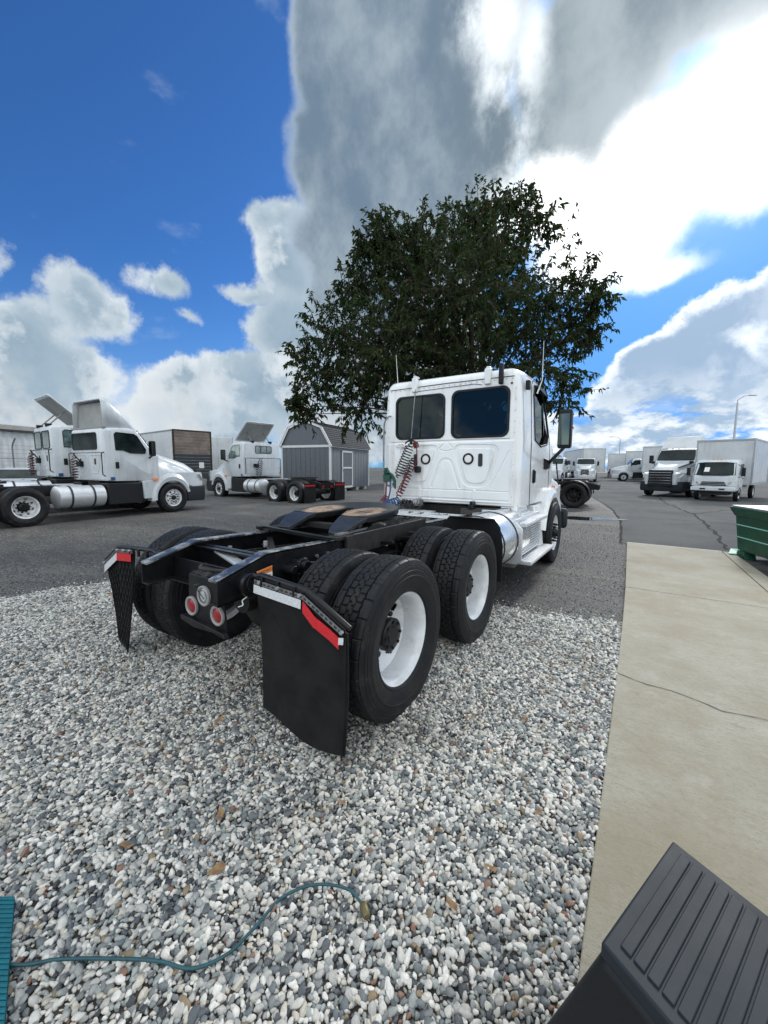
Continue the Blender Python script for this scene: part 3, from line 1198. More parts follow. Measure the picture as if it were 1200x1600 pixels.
def inner_wheel(parent, x, y, near=False, spin=0.):
    """inner one of a dual pair, disc facing outwards"""
    key = 'rim_inner'
    if key not in MESH:
        mb = MB()
        mb.lathe([(-.118, .30), (-.112, .29), (-.09, .265), (.06, .26), (.10, .262), (.115, .29), (.118, .303)], 48)
        mb.lathe([(.075, .09), (.085, .2), (.06, .259)], 48)
        MESH[key] = mb.mesh('wheel', 'white_rim')
    o = link('wheel', MESH[key], parent)
    o.location = (x, y, .505)
    o.rotation_euler = (spin, 0, 0 if x > 0 else pi)
    link('tyre', tyre_mesh('drive' + ('_near' if near else '_far')), o)
    return o


def dual_set(parent, y, near=False):
    for s in (1, -1):
        wheel(parent, s * 1.10, y, kind='dual', near=near, spin=random.uniform(0, 6))
        inner_wheel(parent, s * .765, y, near=near, spin=random.uniform(0, 6))


# ------------------------------------------------------------------ cab shapes
def cab_section(y, zb, zt, wb, wt, r=.11, tum=1.95, n=6):
    """closed loop in the plane y; wb half width up to tum, wt half width at the top"""
    pts = [(-wb + .03, zb), (wb - .03, zb), (wb, zb + .03)]
    tz = min(tum, zt - .02)
    pts.append((wb, (zb + tz) / 2))
    pts.append((wb, tz))
    k = max(0, zt - r - tz)
    pts.append((wb + (wt - wb) * .5, tz + k * .55))
    for i in range(n + 1):
        a = pi / 2 * i / n
        pts.append((wt - r + r * cos(a), max(tz + .001, zt - r + r * sin(a))))
    rest = [(-x, z) for x, z in reversed(pts[2:])]
    pts = pts + rest
    return [(x, y, z) for x, z in pts]


def shell_cut(name, outer, inner, cutters, matn, parent, inner_mat='interior_dark'):
    """a hollow body with window openings cut through"""
    bm = bmesh.new()
    for mb_, flip, mi in ((outer, False, 0), (inner, True, 1)):
        me = mb_.mesh('tmp', matn)
        b2 = bmesh.new()
        b2.from_mesh(me)
        for f in b2.faces:
            f.material_index = mi
        if flip:
            bmesh.ops.reverse_faces(b2, faces=b2.faces)
        b2.to_mesh(me)
        b2.free()
        bm.from_mesh(me)
        bpy.data.meshes.remove(me)
    me = bpy.data.meshes.new(name)
    bm.to_mesh(me)
    bm.free()
    me.materials.append(M(matn))
    me.materials.append(M(inner_mat))
    o = bpy.data.objects.new(name, me)
    COL.objects.link(o)
    cm = cutters.mesh('cutter', inner_mat, 0)
    co = bpy.data.objects.new('cutter', cm)
    COL.objects.link(co)
    md = o.modifiers.new('b', 'BOOLEAN')
    md.operation = 'DIFFERENCE'
    md.solver = 'EXACT'
    md.use_self = True
    md.object = co
    dg = bpy.context.evaluated_depsgraph_get()
    dg.update()
    res = bpy.data.meshes.new_from_object(o.evaluated_get(dg))
    o.modifiers.clear()
    o.data = res
    bpy.data.objects.remove(co)
    res.shade_smooth()
    res.set_sharp_from_angle(angle=radians(35))
    o.parent = parent
    return o


def helix(p0, p1, r, turns, n=14, ramp=True):
    p0, p1 = Vector(p0), Vector(p1)
    d = (p1 - p0).normalized()
    s = d.cross(Vector((0, 1, 0))).normalized()
    u = s.cross(d)
    pts = []
    N = int(turns * n)
    for i in range(N + 1):
        t = i / N
        a = 2 * pi * turns * t
        rr_ = r * min(1, 6 * t + .2, 6 * (1 - t) + .2) if ramp else r
        pts.append(p0.lerp(p1, t) + (s * cos(a) + u * sin(a)) * rr_)
    return pts


def spline(pts, k=8):
    P = [Vector(p) for p in pts]
    P = [P[0] * 2 - P[1]] + P + [P[-1] * 2 - P[-2]]
    out = []
    for i in range(1, len(P) - 2):
        a, b_, c, d = P[i - 1:i + 3]
        for j in range(k):
            t = j / k
            out.append(.5 * ((2 * b_) + (c - a) * t + (2 * a - 5 * b_ + 4 * c - d) * t * t + (3 * b_ - a - 3 * c + d) * t ** 3))
    out.append(P[-2])
    return out

# ================================================================== the tractor unit in the foreground
T = thing('tractor_truck', 'large white day cab tractor truck with bare black frame, rear wheels on the pale gravel', 'truck')

# ---- frame rails
def frame_rail(s):
    mb = MB()
    o = .43 * s
    i_ = .418 * s
    xi = .345 * s
    prof = [(-.775, .93), (-.41, 1.030), (2.6, .950), (6.0, .93), (6.0, .67), (2.6, .69), (-.20, .76), (-.45, .79), (-.775, .775)]
    mb.prism(prof, 'x', min(o, i_), max(o, i_))
    a, c = min(xi, i_), max(xi, i_)
    for (y0, z0), (y1, z1) in (((-.775, .93), (-.41, 1.03)), ((-.41, 1.03), (2.6, .95)), ((2.6, .95), (6.0, .93)), ((-.775, .775), (-.45, .79)), ((-.20, .76), (2.6, .69))):
        t = -.012 if z0 > .9 else .012
        mb.cur = 1 if z0 > .9 else 0
        x0, x1 = (a, max(o, i_)) if s > 0 else (min(o, i_), c)
        tp = .003
        vs = [(x0, y0, z0 + tp), (x1, y0, z0 + tp), (x1, y1, z1 + tp), (x0, y1, z1 + tp), (x0, y0, z0 + t), (x1, y0, z0 + t), (x1, y1, z1 + t), (x0, y1, z1 + t)]
        mb.add(vs, [(0, 1, 2, 3), (7, 6, 5, 4), (0, 4, 5, 1), (1, 5, 6, 2), (2, 6, 7, 3), (3, 7, 4, 0)])
    return mb.build('frame_rail', ['black_paint', 'worn_edge'], T, bevel=.002, smooth=30)


frame_rail(1)
frame_rail(-1)


def cross(y, z0=.78, z1=1.0, w=.01, m='black_paint', nm='crossmember'):
    mb = MB().box(-.416, .416, y - w, y + w, z0, z1)
    mb.box(-.416, .416, y - .05, y + .05, z1 - .01, z1)
    mb.box(-.416, .416, y - .05, y + .05, z0, z0 + .01)
    return mb.build(nm, m, T)


for y in (-.36, .62, 1.95, 3.0, 4.2):
    cross(y, .78, .99 - .027 * max(0, y))
# tail end: cross plate, lamp bracket and tow fittings
MB().box(-.416, .416, -.560, -.548, .78, .93).box(-.416, .416, -.62, -.548, .78, .792).build('crossmember', 'black_paint', T, bevel=.003)
MB().bar((-.30, -.30, .965), (.345, -.50, .935), .075, .018).build('tail_bar', 'alu', T, bevel=.003)
pl = MB()
pl.prism([(.00, .655), (.02, .90), (.36, .90), (.38, .72), (.40, .60), (.33, .585), (.25, .605), (.10, .60), (.02, .615)], 'y', -.700, -.690)
pl.box(.05, .33, -.69, -.55, .84, .85)
pl.prism([(-.04, .63), (.40, .60), (.42, .57), (.30, .585), (.1, .575), (-.04, .60)], 'y', -.735, -.700)
pl.build('lamp_bracket', 'black_paint', T, bevel=.003)
for (x, z, k) in ((.05, .695, 'r'), (.318, .686, 'r'), (.188, .785, 'c')):
    r = .062 if k == 'r' else .064
    lamp = MB().lathe([(0, r - .018), (.012, r - .016), (.017, r - .006), (.014, r), (0, r)], 36)
    lamp.v = [(x + q[1], -.701 - q[0], z + q[2]) for q in lamp.v]
    lo = lamp.build('tail_light' if k == 'r' else 'reversing_light', 'grey_ring', T)
    le = MB().lathe([(.004, r - .017), (.011, (r - .017) * .8), (.014, (r - .017) * .4), (.015, .0005)], 36)
    le.v = [(x + q[1], -.701 - q[0], z + q[2]) for q in le.v]
    le.build('lens', 'red_lens' if k == 'r' else 'clear_lens', lo)
    if k == 'c':
        w_ = MB().tube([(x - .045, -.722, z + .035), (x - .005, -.722, z + .004), (x + .02, -.720, z - .012)], .0025, 5)
        w_.build('lamp_wire', 'print_dark', lo)
        MB().lathe([(0, .036), (.0015, .036), (.0015, .039), (0, .039)], 30).build('lens_ring', 'print_dark', lo).matrix_local = Matrix.Translation((x, -.7155, z)) @ Matrix.Rotation(-pi / 2, 4, 'Z')
vb = MB()
for (a, c, e, r) in ((.02, -.62, .875, .035), (.10, -.63, .865, .042), (.19, -.60, .88, .03), (.04, -.60, .82, .03)):
    vb.cyl((a, c - .05, e), (a, c + .06, e), r, n=14)
vb.box(-.02, .24, -.60, -.55, .84, .915)
vb.tube(spline([(.0, -.60, .93), (.10, -.66, .935), (.22, -.60, .925), (.3, -.45, .92)]), .011, 7)
vb.tube(spline([(.02, -.60, .80), (.08, -.70, .83), (.17, -.66, .86), (.2, -.5, .9)]), .009, 7)
vb.build('air_valve', 'chassis_grime', T)
# twisted wire tail and wiring
MB().tube(spline([(.46, -.60, .80), (.47, -.64, .79), (.50, -.66, .775), (.47, -.67, .76)]), .0035, 5).build('loose_wire', 'label_white', T)

# right outboard tail bracket
for s in (1, -1):
    hb = MB()
    y = -.60
    KB, KC = (.965, 1.24) if s > 0 else (1.10, 1.32)
    KA = .575 if s > 0 else .86
    hb.tube([(s * .44, y, .905), (s * .60, y, .955), (s * (KB - .03), y - .01, .935), (s * (KB + .02), y - .01, .925), (s * (KC + .025), y - .02, .795)], [.02, .018, .018, .018, .015], 10)
    hb.cyl((s * .43, y, .885), (s * .54, y, .895), .055, n=20)
    hb.cyl((s * .50, y - .01, .885), (s * .525, y - .01, .885), .07, n=20)
    hb.bar((s * (KA - .015), y - .020, .925), (s * KB, y - .026, .905), .006, .05, up=(0, 0, 1))
    hb.bar((s * KB, y - .026, .905), (s * KC, y - .035, .772), .006, .05, up=(0, 0, 1))
    for t in (.15, .5, .85):
        hb.cyl((s * (.58 + .37 * t), y - .03, .955 - .01 * t), (s * (.58 + .37 * t), y - .03, .90 - .01 * t), .011, n=8)
    h = hb.build('mud_flap_hanger', 'black_paint', T, bevel=.0015)
    # perforated strip of the hanger
    ps = MB()
    A_, B_, C_ = Vector((s * KA, y - .032, .922)), Vector((s * KB, y - .036, .902)), Vector((s * (KC - .005), y - .044, .772))
    ps.bar(A_, B_, .003, .026)
    ps.bar(B_, C_, .003, .026)
    ps.build('slotted_strip', 'dull_steel', h)
    sl = MB()
    for P0, P1, k in ((A_, B_, 11), (B_, C_, 9)):
        for i in range(k):
            a = P0.lerp(P1, (i + .22) / k) + Vector((0, -.0025, 0))
            c = P0.lerp(P1, (i + .74) / k) + Vector((0, -.0025, 0))
            sl.bar(a, c, .002, .009)
    sl.build('strip_slots', 'seam_dark', h)
    bl = MB()
    for P in (A_.lerp(B_, .13), A_.lerp(B_, .52), A_.lerp(B_, .95), C_):
        bl.cyl(P + Vector((0, -.016, .008)), P + Vector((0, .0, .008)), .010, n=6)
    bl.build('bolt', 'galv', h)
    # flap
    top = [A_ + Vector((-s * .005, .012, -.005)), B_ + Vector((0, .012, -.005)), C_ + Vector((s * .02, .012, -.002))]
    fl = MB()
    nx_, nz_ = (22, 16) if s > 0 else (34, 30)
    if s > 0:
        b0, b1 = Vector((.600, -.625, .155)), Vector((1.225, -.63, .105))
    else:
        b0, b1 = Vector((-.96, -.68, .09)), Vector((-1.40, -.55, .12))
    rows = []
    L1 = (top[1] - top[0]).length
    L2 = (top[2] - top[1]).length
    for i in range(nx_ + 1):
        u = i / nx_
        d = u * (L1 + L2)
        tp = top[0].lerp(top[1], d / L1) if d < L1 else top[1].lerp(top[2], (d - L1) / L2)
        bt = b0.lerp(b1, u) - Vector((0, 0, .045 * sin(pi * u) * (1 if s > 0 else .3)))
        col_ = []
        for j in range(nz_ + 1):
            v = j / nz_
            p = tp.lerp(bt, v)
            p.y += .018 * sin(v * pi) * (1 if s > 0 else .4) + .012 * sin(u * pi * 2 + .5) * v
            col_.append(p)
        rows.append(col_)
    vs, fs = [], []
    for layer in (0, .010):
        for r in rows:
            for p in r:
                vs.append((p.x, p.y + layer, p.z))
    nn = (nx_ + 1) * (nz_ + 1)
    def id_(i, j, l=0):
        return l * nn + i * (nz_ + 1) + j
    for i in range(nx_):
        for j in range(nz_):
            fs.append((id_(i, j), id_(i + 1, j), id_(i + 1, j + 1), id_(i, j + 1)))
            fs.append((id_(i, j, 1), id_(i, j + 1, 1), id_(i + 1, j + 1, 1), id_(i + 1, j, 1)))
    for i in range(nx_):
        for j in (0, nz_):
            fs.append((id_(i, j), id_(i, j, 1), id_(i + 1, j, 1), id_(i + 1, j)))
    for j in range(nz_):
        for i in (0, nx_):
            fs.append((id_(i, j), id_(i, j + 1), id_(i, j + 1, 1), id_(i, j, 1)))
    fl.add(vs, fs)
    if s > 0:
        fl.tube([b1 + Vector((-.01, -.004, 0)), top[2] + Vector((-.01, -.004, -.02))], .006, 6)
    f = fl.build('mud_flap', 'flap_rubber', T, smooth=50, label='smooth black mud flap' if s > 0 else 'ribbed black mud flap hanging twisted')
    if s < 0:
        rb = MB()
        for k in range(16):
            i = int((k + .5) * nx_ / 16)
            for j0 in range(1, nz_ - 2, 2):
                di = 1 if (j0 // 2 + k) % 2 else -1
                i2 = min(nx_, max(0, i + di))
                a, c = rows[i][j0], rows[i2][j0 + 2]
                rb.bar(a + Vector((0, -.003, 0)), c + Vector((0, -.003, 0)), .005, .004)
        rb.build('flap_ribs', 'flap_rubber', f)
    # reflective strips
    def ribbon(name, P0, P1, P2, h_, m_, nrm=-.004):
        mb = MB()
        pts = [P0, P1, P2] if P2 is not None else [P0, P1]
        q = []
        for P in pts:
            q.append(tuple(P + Vector((0, nrm, 0))))
        for P in pts:
            q.append(tuple(P + Vector((0, nrm - .004, -h_))))
        n_ = len(pts)
        fs_ = [(i, i + 1, n_ + i + 1, n_ + i) for i in range(n_ - 1)]
        mb.add(q, fs_)
        o_ = mb.build(name, m_, f, smooth=0)
        md = o_.modifiers.new('th', 'SOLIDIFY')
        md.thickness = .002
        return o_
    dz = Vector((0, 0, -.016))
    if s > 0:
        ribbon('white_reflector', A_ + dz, A_.lerp(B_, .97) + dz, None, .048, 'white_tape')
        m1, m2 = B_.lerp(C_, .35), B_.lerp(C_, .7)
        ribbon('red_reflector', B_ + Vector((.0, 0, -.018)), m1 + Vector((-.008, -.004, -.036)), None, .062, 'red_tape')
        ribbon('red_reflector', m1 + Vector((-.008, -.004, -.036)), m2 + Vector((0, 0, -.034)), C_ + Vector((-.02, 0, -.026)), .058, 'red_tape')
        ribbon('white_reflector', C_ + Vector((-.02, 0, -.024)), C_ + Vector((.01, 0, -.018)), None, .034, 'white_tape')
    else:
        ribbon('red_reflector', A_.lerp(B_, .05) + dz, A_.lerp(B_, 1) + dz, None, .062, 'red_tape')
        ribbon('white_reflector', B_ + dz, C_ + dz, None, .06, 'white_tape')

# warning stickers on the frame
lb = MB()
lb.add([(.4315, -.50, .835), (.4315, -.375, .835), (.4315, -.375, .945), (.4315, -.50, .93)], [(0, 1, 2, 3)])
lbo = lb.build('warning_label', 'label_white', T, smooth=0)
MB().add([(.4322, -.50, .895), (.4322, -.375, .905), (.4322, -.375, .945), (.4322, -.50, .93)], [(0, 1, 2, 3)]).build('label_header', 'label_orange', lbo, smooth=0)
text_mesh('label_text', 'WARNING', .026, 'print_dark', lbo, Matrix.Translation((.4326, -.437, .918)) @ Matrix.Rotation(radians(7), 4, 'X') @ Matrix.Rotation(pi / 2, 4, 'Z') @ Matrix.Rotation(pi / 2, 4, 'X'), .0002)
tl_ = MB()
for k in range(6):
    tl_.box(.4322, .4326, -.49, -.385 - .01 * (k % 3), .887 - k * .0085, .8895 - k * .0085)
tl_.build('label_lines', 'print_dark', lbo, smooth=0)
MB().box(.27, .335, -.505, -.503, .86, .915).build('small_label', 'label_white', T, smooth=0)

# ---- axles, suspension, brakes, tanks
for y in (0, 1.32):
    ax = MB()
    ax.tube([(-.62, y, .505), (-.35, y, .505), (-.2, y, .52), (.2, y, .52), (.35, y, .505), (.62, y, .505)], [.075, .08, .14, .14, .08, .075], 16)
    ax.ball((0, y, .53), .235, 10, (1, .95, 1))
    ax.cyl((0, y - .30, .60), (0, y + .34, .60), .09, n=18)
    ax.build('axle_housing', 'chassis_grime', T)
    for s in (1, -1):
        MB().lathe([(0, .06), (0, .205), (.13, .205), (.15, .18), (.15, .06)], 28, c=(s * .62 if s > 0 else -.77, y, .505)).build('brake_drum', 'chassis_grime', T)
        ab = MB()
        for k in range(3):
            ab.ball((s * .40, y - .30, .66 + k * .05), .115, 7, (1, 1, .45))
        ab.cyl((s * .40, y - .30, .60), (s * .40, y - .30, .64), .10, n=16)
        ab.cyl((s * .40, y - .30, .79), (s * .40, y - .30, .80), .12, n=16)
        ab.build('air_spring', 'black_plastic', T)
        sp_ = MB()
        sp_.bar((s * .40, y - .38, .56), (s * .40, y + .55, .62), .09, .04)
        sp_.bar((s * .42, y + .45, .60), (s * .42, y + .45, .82), .10, .06)
        sp_.box(min(s * .36, s * .46), max(s * .36, s * .46), y - .09, y + .09, .56, .66)
        sp_.build('suspension_arm', 'chassis_grime', T, bevel=.004)
        br = MB()
        br.cyl((s * .52, y + .20, .70), (s * .52, y + .42, .72), .085, n=18)
        br.cyl((s * .52, y + .29, .71), (s * .52, y + .31, .71), .098, n=18)
        br.cyl((s * .52, y + .10, .68), (s * .52, y + .20, .70), .03, n=10)
        br.build('brake_chamber', 'black_paint', T)
        sh_ = MB()
        sh_.cyl((s * .50, y - .13, .52), (s * .47, y - .20, .78), .032, n=12)
        sh_.cyl((s * .47, y - .20, .74), (s * .46, y - .22, .90), .024, n=12)
        sh_.cyl((s * .43, y - .225, .90), (s * .52, y - .225, .90), .03, n=10)
        sh_.build('shock_absorber', 'black_paint', T)
        bo = MB()
        for k in range(6):
            bo.cyl((s * .431, y - .2 + k * .12, .93), (s * .447, y - .2 + k * .12, .93), .014, n=6)
            bo.cyl((s * .431, y - .2 + k * .12, .83), (s * .447, y - .2 + k * .12, .83), .014, n=6)
        bo.build('frame_bolts', 'dull_steel', T)
tr = MB()
tr.bar((-.38, .30, .93), (.02, .02, .80), .05, .05)
tr.bar((.38, .30, .93), (-.02, .02, .80), .05, .05)
tr.bar((-.38, 1.60, .93), (.02, 1.34, .80), .05, .05)
tr.bar((.38, 1.60, .93), (-.02, 1.34, .80), .05, .05)
tr.build('torque_rods', 'chassis_grime', T)
MB().cyl((0, .30, .60), (0, 1.05, .60), .05, n=16).cyl((0, 1.6, .62), (0, 3.4, .72), .055, n=16).build('drive_shaft', 'chassis_grime', T)
at = MB()
for (x, z) in ((-.20, .84), (.20, .84)):
    at.tube([(x, 2.0, z), (x, 2.04, z), (x, 2.62, z), (x, 2.66, z)], [.06, .12, .12, .06], 18)
at.build('air_tank', 'black_paint', T)
hs = MB()
rr_ = random.Random(11)
for k in range(9):
    x = -.30 + k * .07
    pts = [(x, -.50 + rr_.uniform(0, .05), .84), (x + rr_.uniform(-.05, .05), -.1, .80 + rr_.uniform(0, .1)), (x + rr_.uniform(-.08, .08), .5, .86), (rr_.uniform(-.3, .3), 1.1, .9), (rr_.uniform(-.3, .3), 1.9, .93), (rr_.uniform(-.35, .35), 2.6, .98)]
    hs.tube(spline(pts, 6), .009, 6)
hs.tube(spline([(.36, -.4, .93), (.2, -.2, .98), (-.1, 0, .96), (-.36, .2, .9)], 6), .008, 6)
for s in (1, -1):
    hs.tube(spline([(s * .50, .25, .78), (s * .56, .10, .86), (s * .46, -.05, .9), (s * .40, -.1, .85)], 6), .010, 6)
    hs.tube(spline([(s * .50, 1.6, .78), (s * .58, 1.42, .9), (s * .46, 1.3, .94), (s * .40, 1.2, .85)], 6), .010, 6)
hs.build('air_hoses', 'cable_black', T)
ft = MB()
for (x, y, z) in ((.02, -.08, .99), (-.25, -.20, .94), (.455, .62, .90), (.455, .95, .88), (.46, -.18, .87), (.3, .05, .955)):
    ft.cyl((x, y, z - .02), (x, y, z + .025), .016, n=8)
ft.build('hose_fitting', 'galv', T)
# inner fender bracket and small brackets on the outer face of the right rail
bk = MB()
bk.cyl((.43, -.28, .90), (.54, -.28, .905), .028, n=14).cyl((.43, -.19, .915), (.57, -.19, .92), .036, n=14).cyl((.50, -.19, .92), (.53, -.19, .92), .046, n=14)
bk.bar((.43, .85, .90), (.60, .85, .92), .04, .03).bar((.43, 1.1, .9), (.66, 1.1, .93), .03, .03)
bk.build('frame_bracket', 'black_paint', T, bevel=.003)

# ---- fifth wheel
fw = MB()
def fw_outline(g=0.):
    pts = []
    R_ = .47 - g
    cy = .98
    for i in range(0, 25):
        a = pi * i / 24
        pts.append((R_ * cos(a), cy + (.46 - g) * sin(a)))
    left = [(-R_, .74), (-.44 + g, .64), (-.15 - g, .64), (-.055 - g * .5, .84), (-.045, .98), (0, 1.02)]
    return pts + left + [(-x, y) for x, y in reversed(left[:-1])]
ol = fw_outline()
fw.prism(ol, 'z', 1.115, 1.165)
plate = fw.build('fifth_wheel', 'black_paint', T, bevel=.006)
ramp = MB()
for s in (1, -1):
    secs = []
    for (y, xi_, xo, z) in ((.640, .15, .44, 1.165), (.56, .175, .435, 1.150), (.44, .20, .40, 1.105), (.37, .235, .36, 1.075)):
        secs.append([(s * xi_, y, z - .035), (s * xo, y, z - .035), (s * xo, y, z), (s * xi_, y, z)])
    ramp = MB()
    ramp.loft(secs)
    ramp.build('ramp_horn', mat('worn_slate', (.036, .040, .046), .38, metal=.35, var=.4, vscale=8, rvar=.12), plate, bevel=.004)


def fw_top_mat():
    m = bpy.data.materials.new('fifth_wheel_top')
    MATS['fifth_wheel_top'] = m
    m.use_nodes = True
    b = NB(m.node_tree)
    p = m.node_tree.nodes['Principled BSDF']
    tc = b.n('ShaderNodeTexCoord').outputs['Object']
    sx = b.n('ShaderNodeSeparateXYZ')
    b.lk(tc, sx.inputs[0])
    nz = b.noise(tc, 7, 6, .65)
    w = b.v('MULTIPLY_ADD', b.v('SUBTRACT', nz.outputs['Color'], (.5, .5, .5)), (.16, .16, 0), tc)
    sw = b.n('ShaderNodeSeparateXYZ')
    b.lk(w, sw.inputs[0])
    ax = b.m('ABSOLUTE', sw.outputs[0])
    dx = b.m('DIVIDE', b.m('SUBTRACT', ax, .25), .17)
    dy = b.m('DIVIDE', b.m('SUBTRACT', sw.outputs[1], .86), .25)
    r = b.m('SQRT', b.m('ADD', b.m('MULTIPLY', dx, dx), b.m('MULTIPLY', dy, dy)))
    f = b.ss(r, 1.15, .80)
    dark = b.m('MULTIPLY', b.ss(r, .62, .30), b.ss(sw.outputs[0], -.02, .1, .15, 1))
    sp = b.noise(tc, 16, 5, .7).outputs['Fac']
    c1 = b.mix(b.ss(sp, .35, .65), (.50, .37, .27), (.26, .16, .11))
    c1 = b.mix(b.m('MULTIPLY', dark, b.ss(sp, .3, .6)), c1, (.09, .075, .07))
    c = b.mix(f, (.035, .04, .046), c1)
    b.lk(c, p.inputs['Base Color'])
    p.inputs['Metallic'].default_value = .25
    b.lk(b.mix(f, (.34, .34, .34), (.6, .6, .6)), p.inputs['Roughness'])


fw_top_mat()
tpm = MB().prism(fw_outline(.006), 'z', 1.1655, 1.169)
tpm.build('fifth_wheel_top', 'fifth_wheel_top', plate, smooth=0)
plate.matrix_local = Matrix.Translation((.02, .9, 1.155)) @ Matrix.Rotation(radians(3.5), 4, 'X') @ Matrix.Translation((0, -.9, -1.15))
fb = MB()
for s in (1, -1):
    fb.prism([(.62, 1.04), (1.30, 1.04), (1.12, 1.115), (.78, 1.115)], 'x', min(s * .34, s * .43), max(s * .34, s * .43))
    fb.box(min(s * .33, s * .45), max(s * .33, s * .45), .25, 1.75, 1.034, 1.062)
    fb.box(min(s * .445, s * .475), max(s * .445, s * .475), .35, 1.70, .90, 1.06)
    for k in range(14):
        fb.box(min(s * .33, s * .35), max(s * .33, s * .35), .32 + k * .10, .36 + k * .10, 1.062, 1.075)
fb.box(-.34, .34, .60, .68, 1.05, 1.10)
fb.box(-.34, .34, 1.15, 1.30, 1.05, 1.11)
fb.build('slider_base', 'chassis_grime', T, bevel=.003).location = (0, 0, -.028)
MB().bar((.40, .30, 1.045), (.40, .95, 1.052), .035, .02).bar((.465, .45, 1.036), (.465, 1.6, 1.036), .014, .006).build('slide_rail', 'dull_steel', T, bevel=.002)
rl = MB()
rl.bar((-.46, .28, 1.05), (.44, .18, 1.045), .03, .03).bar((-.40, .34, 1.04), (-.44, .22, 1.05), .06, .03)
rl.build('ramp_bar', 'black_paint', T, bevel=.003).location = (0, 0, -.01)
MB().tube([(.44, .75, 1.08), (.52, .74, 1.10), (.60, .70, 1.10)], .011, 8).build('release_handle', 'dull_steel', T)

# ---- wheels
dual_set(T, 0, True)
dual_set(T, 1.32, True)
wheel(T, 1.08, 5.02, kind='steer', near=True, spin=.4)
wheel(T, -1.08, 5.02, kind='steer', near=False)
MB().tube([(-.95, 5.02, .50), (-.5, 5.02, .42), (.5, 5.02, .42), (.95, 5.02, .50)], .06, 12).build('front_axle', 'chassis_grime', T)

# ---- catwalk plate behind the cab
dp = MB().box(-.56, .46, 2.30, 2.74, .962, .976)
dpo = dp.build('catwalk', 'alu', T, bevel=.004)
dm = MB()
for i in range(36):
    for j in range(13):
        x, y = -.545 + i * .0285, 2.325 + j * .032
        a = pi / 4 if (i + j) % 2 else -pi / 4
        dm.obox((x, y, .978), (.022, .006, .004), a)
dm.build('tread_pattern', 'alu', dpo, smooth=0)
MB().box(-.56, -.05, 2.75, 3.02, .955, .968).build('catwalk_step', 'alu', T, bevel=.003)

# ---- quarter fenders in front of the drive wheels
for s in (1, -1):
    q = MB()
    path = []
    for i in range(15):
        a = radians(70 - 95 * i / 14)
        path.append((1.32 + .585 * sin(radians(90) - a) if False else 1.32 + .60 * cos(a), .505 + .60 * sin(a)))
    path = [(1.32 + .60 * cos(radians(92 - 97 * i / 16)), .50 + .60 * sin(radians(92 - 97 * i / 16))) for i in range(17)]
    secs = []
    for (y, z) in path:
        d = Vector((y - 1.32, z - .5)).normalized()
        secs.append([(s * .60, y, z), (s * 1.22, y, z), (s * 1.22, y + d.x * .006, z + d.y * .006), (s * .60, y + d.x * .006, z + d.y * .006)])
    q.prism([(s * .56, .97), (s * .64, 1.055), (s * 1.14, 1.055), (s * 1.20, .97), (s * 1.235, .78), (s * 1.235, .40), (s * .60, .40)], 'y', 1.948, 1.960).add([(s * .64, 1.948, 1.055), (s * 1.14, 1.948, 1.055), (s * 1.12, 1.72, 1.08), (s * .70, 1.72, 1.08)], [(0, 1, 2, 3)])
    q.build('quarter_fender', 'black_plastic', T, bevel=.002)

